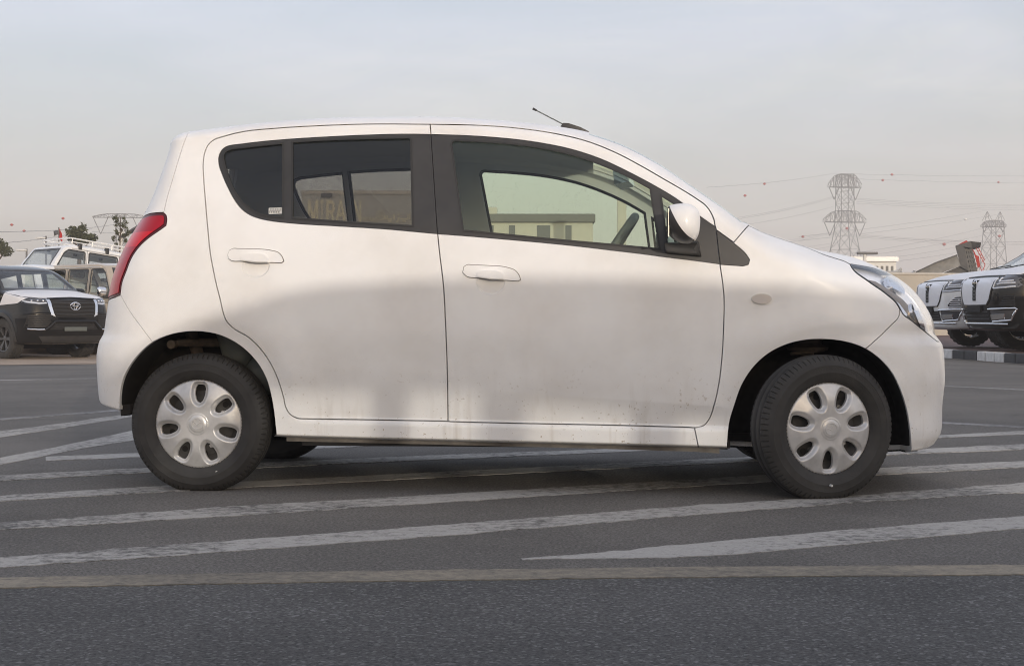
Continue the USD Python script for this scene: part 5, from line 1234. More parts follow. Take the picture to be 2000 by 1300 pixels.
# --- the vehicles whose shade lies across the foreground (they stand behind the camera)
side_left = math.atan2(-R_[1], -R_[0]); side_right = math.atan2(R_[1], R_[0])
sp1, sp2 = cam_xy(1.95, -2.3), cam_xy(8.2, -2.6)
def tall_wagon(n):
    return Wagon(4.80, 1.80, [(-2.6, 1.84), (-2.2, 1.90), (-1.3, 1.97), (-0.5, 2.01), (0.2, 1.995), (0.6, 1.90), (0.95, 1.66), (1.22, 1.38), (1.5, 1.30), (1.9, 1.245), (2.2, 1.185), (2.6, 1.08)],
                 [(0.2, 2.26), (0.40, 2.36), (0.62, 2.40), (0.80, 2.40), (1.0, 2.37), (1.12, 2.33), (2.1, 2.2)], [(0.2, -2.3), (0.5, -2.40), (0.8, -2.40), (1.1, -2.36), (1.7, -2.2), (2.1, -2.1)],
                 1.16, 0.14, 2.745, 0.385, 0.27, p=3.0, ln=0.55, lr=0.30, lt=0.09, n=n)
TL_SIDE = [Polygon([(0.14, 1.20), (0.14, 1.80), (0.42, 1.79), (0.80, 1.50), (1.02, 1.21)]), Polygon([(-0.80, 1.21), (-0.80, 1.80), (0.02, 1.81), (0.02, 1.20)]), Polygon([(-1.80, 1.28), (-1.72, 1.68), (-0.96, 1.77), (-0.96, 1.22)])]
shade1 = build_wagon('parked_suv', tall_wagon((320, 46)), 'tall white four-wheel drive parked behind the camera, nose to the left', (sp1[0], sp1[1], 0.0), side_left, m_whitepaint, TL_SIDE, (Polygon([(-0.78, 1.36), (0.78, 1.36), (0.62, 1.86), (-0.62, 1.86)]), 0.3, 1.6), None, None, lambda w, v: None, glass=m_shadeglass)
shade2 = copy_of(shade1, (sp2[0], sp2[1], 0.0), side_right, 'tall white four-wheel drive parked behind the camera, further right')
# ------------------------------------------------------------------ kerb, pavement, wall and what stands far behind
kp = on_ground([(1844, 698.5), (2000, 710.5)])[:, :2]
kd = (kp[1] - kp[0]) / np.linalg.norm(kp[1] - kp[0])               # along the kerb, towards the camera
kn = np.array([-kd[1], kd[0]]);
if kn @ R_[:2] < 0: kn = -kn
marks = on_ground([(x, 698.5 + (x - 1844) * 12.0 / 156) for x in (1790, 1807, 1824, 1843, 1859, 1907, 1924, 1941.5, 1960, 2006, 2026, 2050)])[:, :2]
sd_ = [(m - kp[0]) @ kd for m in marks]
sd_ = [sd_[0] - 0.5 * k for k in (6, 5, 4, 3, 2, 1)] + sd_ + [sd_[-1] + 0.5 * k for k in (1, 2, 3, 4)]
cols = [0, 0, 1, 1, 1, 0, 0, 1, 1, 1, 0, 1, 1, 1, 0, 0, 1, 1, 1, 0, 0]
kerb = thing('kerb', 'kerb of black and white painted stones in front of the filmed cars', 'kerb')
for a, b, c in zip(sd_[:-1], sd_[1:], cols):
    L = b - a; K = max(1, round(L / 0.45)) if c == 0 else 1
    for q in range(K):
        s0, s1 = a + L * q / K + 0.006, a + L * (q + 1) / K - 0.006
        blk = bx(s0, s1, 0.0, 0.15, -0.05, 0.142, 0.018)
        T = np.eye(4); T[:2, 0], T[:2, 1], T[:2, 3] = kd, kn, kp[0]
        blk.apply_transform(T)
        if blk.volume < 0: blk.invert()
        put('kerb_stone', blk, m_white_paint if c else m_black_paint, kerb, smooth=25)
pk = [kp[0] - kd * 30 + kn * 0.155, kp[0] + kd * 16 + kn * 0.155, kp[0] + kd * 16 + kn * 24, kp[0] - kd * 30 + kn * 24]
pv = ex(Polygon(pk), 0.16); move(pv, 0, 0, -0.03)
put('pavement', pv, m_paving, None, smooth=False, kind='structure', label='dark red brick paving behind the kerb', category='pavement')
yl0 = [kp[0] - kd * 20 - kn * 0.10, kp[0] + kd * 10 - kn * 0.10, kp[0] + kd * 10 - kn * 0.18, kp[0] - kd * 20 - kn * 0.18]
put('kerb_line', ((lambda q: (np.column_stack([q, np.full(4, 0.004)]), np.array([[0, 1, 2], [0, 2, 3]])))(np.array(yl0))), m_paint_y, ground, smooth=False)

m_wall = plain('plastered_wall', (0.42, 0.385, 0.33), 0.9, vary=0.10, scale=0.8)
m_cream = plain('cream_panel', (0.47, 0.445, 0.40), 0.8, vary=0.06, scale=1.0)
m_winband = plain('dark_window', (0.05, 0.06, 0.065), 0.15)
m_galv = plain('galvanised_steel', (0.13, 0.125, 0.12), 0.6)
m_polewhite = plain('pole_white', (0.62, 0.61, 0.58), 0.5)
m_lampgrey = plain('lamp_grey', (0.10, 0.10, 0.105), 0.5)
def framed(c, ux, n=None):
    """transform: local x along UX (horizontal), y away, z up, at C"""
    T = np.eye(4); u = np.array([ux[0], ux[1], 0.0]); u /= np.linalg.norm(u); T[:3, 0] = u; T[:3, 1] = np.cross([0, 0, 1.0], u); T[:3, 3] = c; return T
def local(mesh, T):
    mesh = mesh.copy(); mesh.apply_transform(T); return mesh

# the long low wall at the right
w0, w1 = cam_xy((1560 - 1000) / F_PX * 42, 42), cam_xy((2300 - 1000) / F_PX * 46, 46)
Tw = framed((w0[0], w0[1], 0), w1 - w0); Lw = np.linalg.norm(w1 - w0)
wall = thing('boundary_wall', 'low cream plastered wall behind the filmed cars', 'wall')
zt_ = 0.66 + (620 - 532.5) / F_PX * 43.2
put('wall_face', local(bx(0, Lw, 0, 0.2, -0.2, zt_ - 0.06), Tw), m_wall, wall, smooth=False)
put('coping', local(bx(0, Lw, -0.03, 0.23, zt_ - 0.06, zt_, 0.01), Tw), m_cream, wall, smooth=False)

# portable cabin and showroom, seen through the hatchback's windows
def px_box(px0, px1, dep, z1, depth_m, z0=-0.1):
    a, b = cam_xy((px0 - 1000) / F_PX * dep, dep), cam_xy((px1 - 1000) / F_PX * dep, dep)
    return framed((a[0], a[1], 0), b - a), np.linalg.norm(b - a)
zpx = lambda y, dep: 0.66 + (620 - y) / F_PX * dep
T, Lc = px_box(930, 1158, 38.0, 0, 3)
cabin = thing('site_cabin', 'cream portable cabin with dark window band, seen through the front door glass', 'cabin')
zr = zpx(418, 38)
put('cabin_wall', local(bx(0, Lc, 0, 2.4, 0.1, zr - 0.22, 0.02), T), m_cream, cabin)
put('roof_trim', local(bx(-0.06, Lc + 0.06, -0.08, 2.48, zr - 0.22, zr, 0.02), T), m_galv, cabin)
for k in range(4):
    x0 = 0.12 + k * (Lc - 0.1) / 4; put('cabin_window', local(bx(x0, x0 + 0.16 if k % 2 else x0 + 0.34, -0.02, 0.03, zr - 1.0, zr - 0.30), T), m_lampgrey, cabin)
put('roof_unit', local(bx(0.1, 0.55, 0.5, 1.1, zr, zr + 0.22, 0.03), T), m_cream, cabin)
T, Ls = px_box(590, 850, 44.0, 0, 6)
zs = zpx(372, 44)
m_show = plain('showroom_wall', (0.40, 0.40, 0.385), 0.8, vary=0.05, scale=0.7)
show = thing('showroom', 'grey showroom front with cream letters, seen through the rear door glass', 'building')
put('showroom_wall', local(bx(0, Ls, 0, 7, -0.1, zs - 0.12), T), m_show, show, smooth=False)
put('parapet', local(bx(-0.03, Ls + 0.03, -0.05, 7.05, zs - 0.12, zs, 0.01), T), m_cream, show)
put('sign_box', local(bx((628 - 590) / 2832 * 44, (650 - 590) / 2832 * 44, -0.10, 0.0, zpx(386, 44), zpx(378, 44)), T), m_lampgrey, show)
put('showroom_door', local(bx(1.2, 2.6, -0.03, 0.02, 0, 2.3), T), m_winband, show)
m_letter = plain('sign_letters', (0.62, 0.57, 0.42), 0.5)
sgn = thing('shop_sign', 'cream raised shop name lettering on the grey showroom front', 'sign')
def letters(name, text, px, py_, h_px, bold=True, parent=sgn):
    hgt = h_px / F_PX * 44; m = meshkit.text_mesh(text, hgt, 0.04, bold)
    m.apply_transform(trimesh.transformations.rotation_matrix(math.pi / 2, (1, 0, 0))); return m, (px - 590) / F_PX * 44, zpx(py_, 44)
def fit_text(name, text, px0, px1, py0, py1, bold=True):
    m, x, z = letters(name, text, px0, py1, py1 - py0, bold)
    b = m.bounds; m.apply_translation((-b[0][0], 0, 0)); m.apply_scale([(px1 - px0) / F_PX * 44 / (b[1][0] - b[0][0]), 1, 1])
    move(m, x, -0.003, z); put(name, local(m, T), m_letter, sgn, smooth=False)
for ch, x0, x1 in (('M', 602, 622), ('I', 627, 632), ('R', 638, 655), ('A', 656, 676), ('N', 690, 706)): fit_text('letter', ch, x0, x1, 392, 433)
fit_text('small_word', 'MOTORS', 709, 736, 424.5, 431.5, False)
fit_text('number', '23', 738.5, 748, 417, 424, False)
t = np.linspace(0, 2 * math.pi, 28, endpoint=False); C_ = ((743.5 - 590) / F_PX * 44, zpx(421, 44))
put('number_ring', local(tube(np.column_stack([C_[0] + 0.135 * np.cos(t), np.full(28, -0.02), C_[1] + 0.135 * np.sin(t)]), 0.012, 6, closed=True), T), m_letter, sgn)
ar = [[(752, 421), (752, 428), (757, 428), (757, 421)], [(757, 428), (765, 428), (765, 422)], [(770, 418), (770, 429)], [(779, 425), (779, 430), (774, 434)], [(783, 424), (783, 428), (796, 428), (796, 416)], [(800, 418), (800, 428)]]
for q in ar: put('script_stroke', local(tube([((x - 590) / F_PX * 44, -0.02, zpx(y, 44)) for x, y in q], 0.028, 6), T), m_letter, sgn)
for x, y in ((760, 432), (763, 432), (788, 432), (791, 432), (779, 419)): put('script_dot', local(move(trimesh.creation.icosphere(1, 0.035), (x - 590) / F_PX * 44, -0.02, zpx(y, 44)), T), m_letter, sgn)
# pillar seen through the front window
pp = cam_xy((1214 - 1000) / F_PX * 34, 34)
pl = thing('gate_pillar', 'tall slim cream post seen through the front door glass', 'post', (pp[0], pp[1], 0))
put('post_shaft', bx(-0.11, 0.11, -0.11, 0.11, -0.1, 3.75, 0.02), m_cream, pl); put('post_base', bx(-0.2, 0.2, -0.2, 0.2, -0.1, 0.25, 0.03), m_wall, pl); put('post_cap', bx(-0.14, 0.14, -0.14, 0.14, 3.75, 3.83, 0.02), m_cream, pl)

# white building beyond the wall
T, Lb_ = px_box(1655, 1750, 95.0, 0, 10)
bd = thing('white_building', 'white flat-roofed building beyond the wall, behind the bonnet', 'building')
zb0, zb1 = zpx(533, 95), zpx(506, 95)
put('building_wall', local(bx(0, Lb_, 0, 10, -0.2, zb1 - 0.15), T), m_polewhite, bd, smooth=False); put('building_roof', local(bx(-0.1, Lb_ + 0.1, -0.2, 10.1, zb1 - 0.15, zb1 + 0.15), T), m_whitepaint, bd, smooth=False)
for k in range(9):
    x = 0.2 + k * 0.33; put('building_window', local(bx(x, x + 0.16, -0.03, 0.05, zb1 - 0.85, zb1 - 0.45), T), m_winband, bd, smooth=False)
put('balcony', local(bx(1.6, Lb_ - 0.05, -0.35, 0.0, zb1 - 1.25, zb1 - 1.12), T), m_whitepaint, bd, smooth=False)

# lamps
def street_lamp(px, ytop, dep, label, arm_px=0, arm_y=0, head='box', mat=None, rr=0.05):
    p = cam_xy((px - 1000) / F_PX * dep, dep); z1 = zpx(ytop, dep); mat = mat or m_polewhite
    v = thing('street_lamp', label, 'lamp', (p[0], p[1], 0), math.atan2(R_[1], R_[0]))
    put('lamp_post', lathe([(0, -0.2), (rr * 1.5, -0.2), (rr, z1), (0, z1)], 12), mat, v)
    ax_, az = arm_px / F_PX * dep, -arm_y / F_PX * dep
    if arm_px:
        put('lamp_arm', tube([(0, 0, z1 - 0.05), (ax_ * 0.6, 0, z1 + az * 0.7), (ax_, 0, z1 + az)], rr * 0.8, 8), mat, v)
    s = 1 if ax_ >= 0 else -1
    if head == 'solar':
        m = turn(bx(-0.45, 0.45, -0.25, 0.25, -0.03, 0.03, 0.02), -s * 32, (0, 1, 0)); put('solar_panel', move(m, ax_ + s * 0.05, 0, z1 + az + 0.12), m_lampgrey, v)
    elif head == 'bar':
        m = turn(bx(-0.42, 0.42, -0.10, 0.10, -0.05, 0.05, 0.02), s * 38 if az > 0 else 0, (0, 1, 0)); put('lamp_head', move(m, ax_, 0, z1 + az + 0.02), m_lampgrey, v)
    else:
        put('lamp_head', bx(ax_ - 0.28, ax_ + 0.28, -0.10, 0.10, z1 + az - 0.04, z1 + az + 0.06, 0.03), m_polewhite, v)
    return v
street_lamp(1688.5, 494, 60.0, 'white post with dark flat lamp head behind the bonnet', 5, 1.5, 'bar', rr=0.07)
street_lamp(1759, 523, 62.0, 'bent white lamp post beside the white building', -16, 9, 'box', m_polewhite)
street_lamp(1785, 528, 58.0, 'white lamp with dark head tilted, left of the tipped truck', -15, 12, 'bar', m_polewhite)
street_lamp(1806, 527, 66.0, 'small round-headed lamp over the wall beside the tipped truck', -8, 8, 'bar', m_lampgrey, 0.06)
street_lamp(236, 451, 52.0, 'white solar street lamp beside the red tail light', 17, 8, 'solar', m_polewhite, 0.09)
street_lamp(52.5, 486, 80.0, 'thin lamp above the white car roofs at the left', -9, 3, 'box', m_galv)
street_lamp(90.5, 461, 84.0, 'thin lamp to the left of the flag', -10, 4, 'box', m_galv)

# flag
fp_ = cam_xy((115.5 - 1000) / F_PX * 60, 60)
fg = thing('flag', 'small drooping flag on a pole above the roof rack', 'flag', (fp_[0], fp_[1], 0), math.atan2(R_[1], R_[0]))
zf = zpx(444, 60); put('flag_pole', tube([(0, 0, 0), (0, 0, zf)], 0.025, 8), m_galv, fg)
def cloth(x0, x1, z0, z1, sw_):
    u, v_ = np.meshgrid(np.linspace(0, 1, 10), np.linspace(0, 1, 10), indexing='ij')
    P = np.stack([x0 + (x1 - x0) * u, 0.05 * np.sin(6 * u + 3 * v_), z1 + (z0 - z1) * v_ - sw_ * u], -1).reshape(-1, 3)
    i, j = np.meshgrid(np.arange(9), np.arange(9), indexing='ij'); a = (i * 10 + j).ravel(); f = np.vstack([np.column_stack([a, a + 1, a + 11]), np.column_stack([a, a + 11, a + 10])])
    return trimesh.Trimesh(P, f, process=False)
put('red_band', cloth(0.0, 0.13, zf - 0.42, zf - 0.02, 0.22), plain('flag_red', (0.45, 0.02, 0.02), 0.8), fg)
put('dark_cloth', cloth(0.0, -0.22, zf - 0.30, zf - 0.10, 0.06), m_lampgrey, fg)

# tipped truck
TD = 56.0
m_bed = plain('tipper_grey', (0.085, 0.083, 0.08), 0.6, vary=0.2, scale=3)
m_bedlight = plain('tipper_side', (0.22, 0.215, 0.20), 0.6, vary=0.3, scale=3)
m_redsteel = plain('truck_red', (0.40, 0.035, 0.025), 0.5)
O3 = at_depth(1880, 600, TD); O3[2] = 0.0
ax3 = ray(np.array([1880.0]), np.array([620.0]))[0]; ax3[2] = 0; ax3 /= np.linalg.norm(ax3)
P3 = lambda x, y, d=0.0: at_depth(1780 + x / 5.0, 460 + y / 5.0, TD) - O3 + ax3 * d     # in fifths of a pixel
trk = thing('tipper_truck', 'grey tipper truck with raised bed and red ladder behind the wall', 'truck', O3)
def slab(pts, d0, d1):
    p = np.array([P3(x, y) for x, y in pts]); c = p.mean(0)
    u = np.array([ax3[1], -ax3[0], 0]); flat = np.column_stack([(p - c) @ u, p[:, 2] - c[2]])
    v = ex(Polygon(flat).buffer(0), d1 - d0)
    q = v.vertices.copy(); v.vertices = c + q[:, :1] * u + np.array([0, 0, 1.0]) * q[:, 1:2] + ax3 * (q[:, 2:3] + d0); v.fix_normals(); return v
put('bed_side', slab([(20, 372), (230, 268), (448, 192), (482, 297), (300, 362)], 0.0, 0.10), m_bedlight, trk, smooth=False)
put('bed_rail', slab([(40, 350), (230, 262), (448, 186), (450, 198), (230, 276), (48, 362)], -0.06, 0.02), m_bed, trk, smooth=False)
put('bed_floor', slab([(290, 372), (476, 298), (558, 330), (562, 372)], 0.05, 1.6), m_bed, trk, smooth=False)
put('bed_front', slab([(430, 98), (500, 92), (520, 130), (545, 280), (562, 350), (476, 302), (455, 190)], -0.06, 1.6), m_bed, trk, smooth=False)
put('bed_headboard', slab([(508, 110), (588, 122), (652, 372), (562, 372)], 0.10, 1.5), m_bedlight, trk, smooth=False)
put('cab_guard', slab([(430, 98), (580, 54), (588, 84), (590, 124), (500, 108)], -0.10, 1.8), m_bed, trk, smooth=False)
put('guard_end', slab([(582, 56), (680, 70), (678, 98), (592, 124)], -0.12, 1.7), m_black_trim, trk, smooth=False)
for k in range(4): put('headboard_rib', rods([[P3(516 + 22 * k, 116 + 3 * k, 0.06), P3(570 + 24 * k, 368, 0.06)]], 0.045), m_bed, trk, smooth=False)
for k in range(5): put('headboard_bar', rods([[P3(518 + 12 * k, 140 + 46 * k, 0.07), P3(596 + 12 * k, 140 + 46 * k, 0.07)]], 0.05), m_bed, trk, smooth=False)
put('red_hoist', slab([(594, 130), (612, 150), (632, 190), (658, 200), (674, 300), (648, 316), (626, 215)], -0.02, 0.3), m_redsteel, trk, smooth=False)
put('red_guard', slab([(466, 80), (538, 42), (552, 56), (500, 82)], 0.3, 1.0), m_redsteel, trk, smooth=False)
ld = [[P3(632, 120), P3(720, 285)], [P3(655, 120), P3(716, 240)], [P3(720, 285), P3(690, 360)], [P3(672, 300), P3(690, 360)]] + [[P3(642 + 15 * k, 150 + 34 * k), P3(672 + 11 * k, 150 + 34 * k)] for k in range(4)]
put('ladder', rods(ld, 0.018), m_redsteel, trk, smooth=False)
put('truck_chassis', slab([(300, 740), (840, 740), (840, 700), (300, 700)], 0.5, 1.3), m_dark, trk, smooth=False)
put('truck_cab', slab([(740, 720), (930, 720), (930, 440), (780, 430), (740, 560)], 0.0, 2.0), m_redsteel, trk, smooth=False)
for x in (360, 470, 850):
    for d in (0.15, 1.5):
        w_ = lathe([(0, -0.14), (0.3, -0.14), (0.32, -0.10), (0.5, -0.13), (0.52, 0), (0.5, 0.13), (0, 0.14)], 28); w_.apply_transform(trimesh.geometry.align_vectors([0, 0, 1], ax3)); c = P3(x, 760, d); put('truck_wheel', move(w_, c[0], c[1], 0.52), m_tyre, trk)

# trees
m_leaf = MAT('leaves', {'oi': ('geometry', {}), 'r': ('rgb_ramp', {'ramp': [(0.0, (0.075, 0.08, 0.036)), (1.0, (0.18, 0.175, 0.08))]}), 'd': ('principled_bsdf', {'roughness': 0.7}), 't': ('translucent_bsdf', {}), 'm': ('mix_closure', {'fac': 0.25})},
    [('oi.random_per_island', 'r.fac'), ('r.color', 'd.base_color'), ('r.color', 't.color'), ('d.BSDF', 'm.closure1'), ('t.BSDF', 'm.closure2')], surface='m.closure')
m_bark = plain('bark', (0.10, 0.075, 0.055), 0.9)
def leaf_cloud(rng, blobs, n, size):
    P = []
    for (c, r) in blobs:
        k = int(n * np.prod(r) / sum(np.prod(b[1]) for b in blobs)); d = rng.normal(0, 1, (k, 3)); d /= np.linalg.norm(d, axis=1, keepdims=True)
        P.append(np.array(c) + d * (rng.uniform(0.05, 1.45, (k, 1)) ** 0.7) * np.array(r))
    P = np.vstack(P); k = len(P); a = rng.normal(0, 1, (k, 3)); a /= np.linalg.norm(a, axis=1, keepdims=True); b = np.cross(a, rng.normal(0, 1, (k, 3))); b /= np.linalg.norm(b, axis=1, keepdims=True)
    s = rng.uniform(0.6, 1.3, (k, 1)) * size
    v = np.stack([P - a * s, P + b * s * 0.45, P + a * s, P - b * s * 0.45], 1).reshape(-1, 3); o = np.arange(k)[:, None] * 4
    return trimesh.Trimesh(v, np.vstack([o + [0, 1, 2], o + [0, 2, 3]]), process=False)
def tree(px, dep, blobs_px, label, n=1500, size=0.10, seed=0, lean=0.0):
    rng = np.random.default_rng(seed); p = cam_xy((px - 1000) / F_PX * dep, dep)
    v = thing('tree', label, 'tree', (p[0], p[1], 0), math.atan2(R_[1], R_[0]))
    bl = [(((x - px) / F_PX * dep, rng.uniform(-0.4, 0.4), zpx(y, dep)), (rx / F_PX * dep, rx / F_PX * dep, ry / F_PX * dep)) for x, y, rx, ry in blobs_px]
    zc_ = min(b[0][2] for b in bl); put('trunk', tube([(lean, 0, -0.2), (lean * 0.6, 0.05, zc_ * 0.5), (0, 0, zc_)], [0.16, 0.12, 0.07], 10), m_bark, v)
    for b in bl: put('limb', tube([(0, 0, zc_ * 0.75), (b[0][0] * 0.5, b[0][1] * 0.5, (zc_ * 0.8 + b[0][2]) / 2), b[0]], [0.06, 0.045, 0.02], 6), m_bark, v)
    put('crown', leaf_cloud(rng, bl, n, size), m_leaf, v, smooth=False)
tree(155, 70.0, [(147, 455, 11, 10), (164, 449, 7, 11), (176, 464, 11, 7), (155, 466, 18, 8)], 'green tree showing above the roof rack', seed=3, n=1500)
tree(-12, 75.0, [(-6, 480, 14, 12), (8, 490, 12, 8), (-20, 470, 16, 14)], 'leafy tree cut by the left edge above the white car', seed=5)
# sparse climber of a tree: clumps on thin stems
rng = np.random.default_rng(11); dep = 48.0; p = cam_xy((236 - 1000) / F_PX * dep, dep)
sp_ = thing('sparse_tree', 'sparse young tree with scattered leaf clumps beside the tail light', 'tree', (p[0], p[1], 0), math.atan2(R_[1], R_[0]))
zt1 = zpx(424, dep); stem = np.array([(0, 0, -0.1), (0.06, 0, 1.0), (-0.04, 0, 2.2), (0.0, 0, zt1)]); put('trunk', tube(stem, [0.05, 0.04, 0.03, 0.012], 8), m_bark, sp_)
bl = []
for k in range(34):
    x, y = rng.uniform(222, 256), rng.uniform(424, 476); bl.append((((x - 236) / F_PX * dep, rng.uniform(-0.3, 0.3), zpx(y, dep)), (0.055, 0.055, 0.05)))
for b in bl[:16]: put('twig', tube([(0, 0, b[0][2] - 0.25), b[0]], 0.006, 5), m_bark, sp_)
put('crown', leaf_cloud(rng, bl, 700, 0.04), m_leaf, sp_, smooth=False)

# pylons
def pylon(px, ytop, dep, levels, body, label, turn_deg, peaks=None, group=None, r=0.078):
    """levels: (y_bottom, y_top, half span in pixels, lift of the arm tips); body: (y, half width) going down"""
    p = cam_xy((px - 1000) / F_PX * dep, dep); k = dep / F_PX
    v = thing('pylon', label, 'pylon', (p[0], p[1], 0), math.atan2(R_[1], R_[0]) + math.radians(turn_deg), group=None)
    zz = [zpx(y, dep) for y, _ in body]; hw = [w * k for _, w in body]
    W_ = lambda z: np.interp(z, zz[::-1], hw[::-1])
    legs, br = [], []
    zs = [zz[-1]]
    while zs[-1] < zz[0] - 0.5: zs.append(min(zz[0], zs[-1] + max(1.8 * W_(zs[-1]), 1.2)))
    for sx, sy in ((-1, -1), (-1, 1), (1, -1), (1, 1)):
        lg = [[(sx * W_(a), sy * W_(a), a), (sx * W_(b), sy * W_(b), b)] for a, b in zip(zs[:-1], zs[1:])]
        put('tower_leg', rods(lg, r * 1.35), m_galv, v, smooth=False)
    for a, b in zip(zs[:-1], zs[1:]):
        A, B = W_(a), W_(b)
        for s in (-1, 1):
            br += [[(-A, s * A, a), (B, s * B, b)], [(A, s * A, a), (-B, s * B, b)], [(s * A, -A, a), (s * B, B, b)], [(s * A, A, a), (s * B, -B, b)], [(-B, s * B, b), (B, s * B, b)]]
    put('bracing', rods(br, r * 0.8), m_galv, v, smooth=False)
    ends = []
    for (y0, y1, hs, yt) in levels:
        z0, z1, H_ = zpx(y0, dep), zpx(y1, dep), hs * k; wb = W_(z0); arm = []
        xs = np.linspace(-1, 1, 11)
        for s in (-1, 1):
            for i_, (a, b) in enumerate(zip(xs[:-1], xs[1:])):
                ta = lambda q: z1 - (z1 - z0) * 0.75 * max(0, (abs(q) - 0.45) / 0.55) ** 1.3
                ya = lambda q: s * wb * (1 - 0.75 * max(0, abs(q) - 0.3))
                Pa, Pb, Qa, Qb = (a * H_, ya(a), z0), (b * H_, ya(b), z0), (a * H_, ya(a) * 0.8, ta(a)), (b * H_, ya(b) * 0.8, ta(b))
                arm += [[Pa, Pb], [Qa, Qb], [Pa, Qb] if i_ % 2 else [Qa, Pb], [Pa, Qa]]
                if s == 1: arm += [[Pa, (b * H_, -ya(b), z0)], [Qa, (b * H_, -ya(b) * 0.8, ta(b))]]
        put('cross_arm', rods(arm, r * 0.8), m_galv, v, smooth=False)
        for s in (-1, 1):
            for (f0, f1) in yt:
                tip = (s * H_ * (f0 + f1) / 2, 0, z0 - abs(f1 - f0) * H_ * 1.15)
                put('insulator_string', rods([[(s * H_ * f0, 0, z0), tip], [(s * H_ * f1, 0, z0), tip]], r * 1.6), m_galv, v, smooth=False); ends.append(tip)
    if peaks:
        for s in (-1, 1):
            x0, y0, y1 = peaks; a = s * x0 * k
            put('earth_peak', rods([[(a - 1.3, -0.8, zpx(y0, dep)), (a, 0, zpx(y1, dep))], [(a + 1.3, -0.8, zpx(y0, dep)), (a, 0, zpx(y1, dep))], [(a - 1.3, 0.8, zpx(y0, dep)), (a, 0, zpx(y1, dep))], [(a + 1.3, 0.8, zpx(y0, dep)), (a, 0, zpx(y1, dep))], [(a - 0.8, 0, zpx(y0 - 4, dep)), (a + 0.5, 0, zpx(y0 - 9, dep))]], r), m_galv, v, smooth=False)
    return v
PY1 = pylon(1649.5, 340, 430.0, [(366, 341, 33, [(0.36, 1.0)]), (434, 412, 43, [(0.46, 1.0)])], [(341, 13), (436, 13.5), (470, 18), (500, 23), (620, 44)], 'tall lattice pylon with two cross-arms above the bonnet', 12)
PY2 = pylon(1940, 430, 470.0, [(443, 431, 25, [(0.62, 1.0)])], [(432, 13), (520, 18), (620, 34)], 'twin-peaked lattice pylon behind the tipped truck', 14, peaks=(14, 431, 413), r=0.085)
PY3 = pylon(236, 417, 300.0, [(425, 418, 53, [(0.45, 0.98)])], [(418, 8), (470, 9), (620, 22)], 'lattice pylon whose wide arm shows left of the red tail light', 6, r=0.06)

# power lines
def wire(p0, p1, sag, r=0.03, label='thin power line sagging across the sky between pylons', group='power lines'):
    """pixel + depth at both ends"""
    a, b = at_depth(*p0), at_depth(*p1); t = np.linspace(0, 1, 28)[:, None]
    q = a + (b - a) * t; q[:, 2] -= (4 * sag * t * (1 - t))[:, 0]
    w_ = put('power_line', tube(q, r, 4), m_lampgrey, None, smooth=False, label=label, category='power line', group=group); return q
UPG = 'upper power lines running right from the tall pylon'
lines = {}
for i, (pa, pb, sg) in enumerate([((1626, 384, 430), (2080, 398, 520), 1.0), ((1626, 386.5, 430), (2080, 401, 520), 1.0), ((1673, 394, 425), (2080, 407, 520), 0.6), ((1673, 397, 425), (2080, 411, 520), 0.6),
        ((1690, 459, 428), (2080, 472, 520), 0.8), ((1690, 461.5, 428), (2080, 475, 520), 0.8), ((1616, 455, 430), (2080, 469, 520), 1.4), ((1616, 457.5, 430), (2080, 478, 520), 1.2)]):
    lines[i] = wire(pa, pb, sg, 0.027, 'faint power line running right from the tall pylon', UPG)
for i, (pa, pb, sg) in enumerate([((1626, 384, 430), (1340, 437, 330), 1.0), ((1626, 386.5, 430), (1340, 440, 330), 1.0), ((1640, 400, 430), (1340, 452, 330), 1.0), ((1616, 455, 430), (1420, 476, 330), 0.8), ((1616, 457.5, 430), (1420, 482, 330), 0.8), ((1690, 461, 428), (1450, 489, 330), 1.0), ((1690, 463.5, 428), (1480, 497, 330), 1.0)]):
    wire(pa, pb, sg, 0.025, 'faint power line running left from the tall pylon to the windscreen', 'power lines running left from the tall pylon')
for i, (pa, pb, sg) in enumerate([((1928, 443, 470), (1640, 498, 330), 0.7), ((1963, 449, 470), (1660, 503, 330), 0.7), ((1928, 468, 470), (1700, 507, 330), 0.7), ((1963, 472, 470), (1730, 512, 330), 0.7), ((1926, 411, 470), (1560, 462, 300), 0.5), ((1953, 418, 470), (1560, 470, 300), 0.5)]):
    wire(pa, pb, sg, 0.025, 'faint power line falling left from the twin-peaked pylon', 'power lines falling left from the twin-peaked pylon')
top1 = wire((1627, 339, 430), (2080, 344, 520), 0.3, 0.028, 'topmost earth wire running right from the tall pylon', None)
top2 = wire((1655, 349, 430), (2080, 358, 520), 0.3, 0.028, 'second earth wire running right from the tall pylon', None)
wire((1627, 339, 430), (1380, 366, 330), 0.5, 0.028, 'topmost earth wire running left from the tall pylon', None)
wire((-60, 452, 160), (250, 434, 300), 0.6, 0.03, 'upper power line crossing the left corner to the wide pylon', None); wire((-60, 478, 160), (180, 446, 300), 0.6, 0.03, 'lower power line crossing the left corner to the wide pylon', None)
wire((180, 452, 300), (260, 455, 280), 0.2, 0.03, 'short power line beside the red tail light', None)
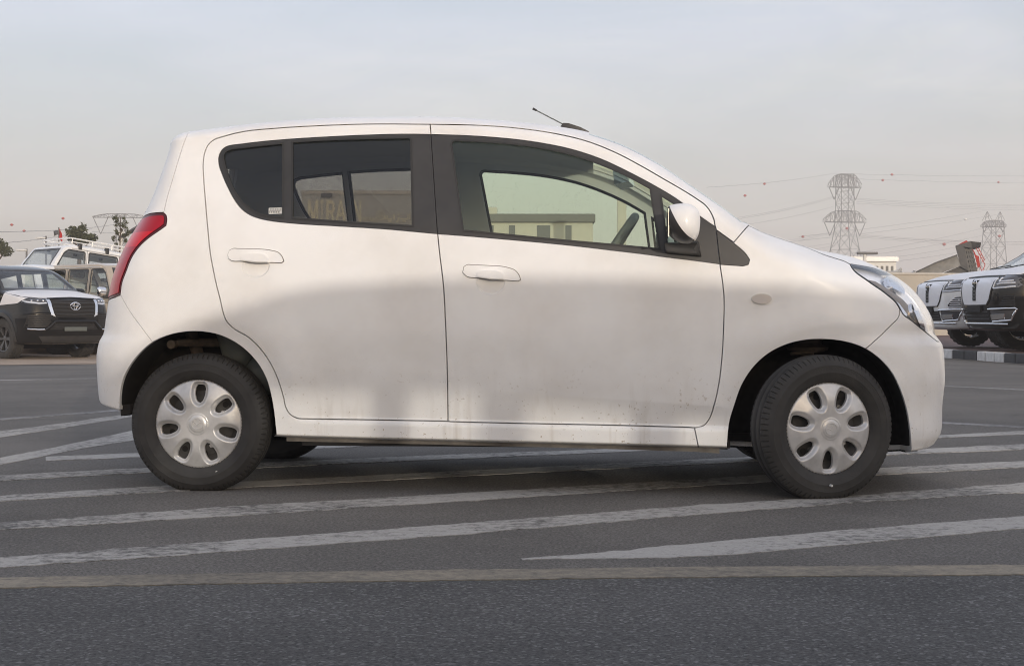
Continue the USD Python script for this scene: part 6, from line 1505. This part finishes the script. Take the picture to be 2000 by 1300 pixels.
m_ball = plain('marker_red', (0.40, 0.06, 0.04), 0.6); m_ballw = plain('marker_white', (0.75, 0.74, 0.70), 0.6)
for px, y, dep, mat, lb, rad in ((1742, 341, 450, m_ball, 'red marker ball on the topmost wire', 0.42), (1724, 352, 446, m_ball, 'red marker ball just left of and below the topmost one', 0.42), (1950, 356, 500, m_ball, 'red marker ball near the right edge above the twin-peaked pylon', 0.42),
        (1493, 359, 380, m_ball, 'red marker ball left of the tall pylon, upper of two', 0.36), (1455, 382, 370, m_ball, 'red marker ball left of the tall pylon, lower of two', 0.36), (1654, 446, 425, m_ball, 'red marker ball before the tall pylon body', 0.42), (1844, 477, 420, m_ball, 'large red marker ball left of the tipped truck bed', 0.5),
        (1952, 461, 460, m_ball, 'orange marker ball before the twin-peaked pylon', 0.5), (1886, 428, 440, m_ballw, 'white marker ball between the two pylons', 0.45), (1568, 462, 380, m_ball, 'small red marker ball just above the bonnet', 0.36),
        (123, 426.5, 240, m_ball, 'red marker ball at upper left, highest of three', 0.24), (23, 439, 200, m_ball, 'red marker ball at upper left, leftmost of three', 0.2), (47, 451, 210, m_ball, 'red marker ball at upper left, lowest of three', 0.2)):
    c = at_depth(px, y, dep); b_ = trimesh.creation.icosphere(2, rad); b_.apply_scale([1, 1, 0.92]); move(b_, *c)
    v = thing('marker_ball', lb, 'marker ball'); put('ball', b_, mat, v); put('clamp', cat(tube([c - R_ * rad * 1.35, c + R_ * rad * 1.35], rad * 0.14, 6)), m_lampgrey, v)

# ------------------------------------------------------------------ haze
hx = []
for lat, d_ in ((-680, -680), (680, -680), (680, 680), (-680, 680)): q = cam_xy(lat, d_); hx.append(q)
hv_ = np.array([[q[0], q[1], z] for z in (-1.4, 62.0) for q in hx])
hz = trimesh.convex.convex_hull(hv_)
haze_mat = usdkit.material(stage, '/World/Looks/haze', {'v': ('principled_volume', {'color': (0.95, 0.90, 0.865), 'density': 0.0012, 'anisotropy': 0.2})}, volume='v.volume')
put('haze', hz, haze_mat, None, smooth=False, kind='stuff', label='thin pale dust haze filling the air', category='haze')
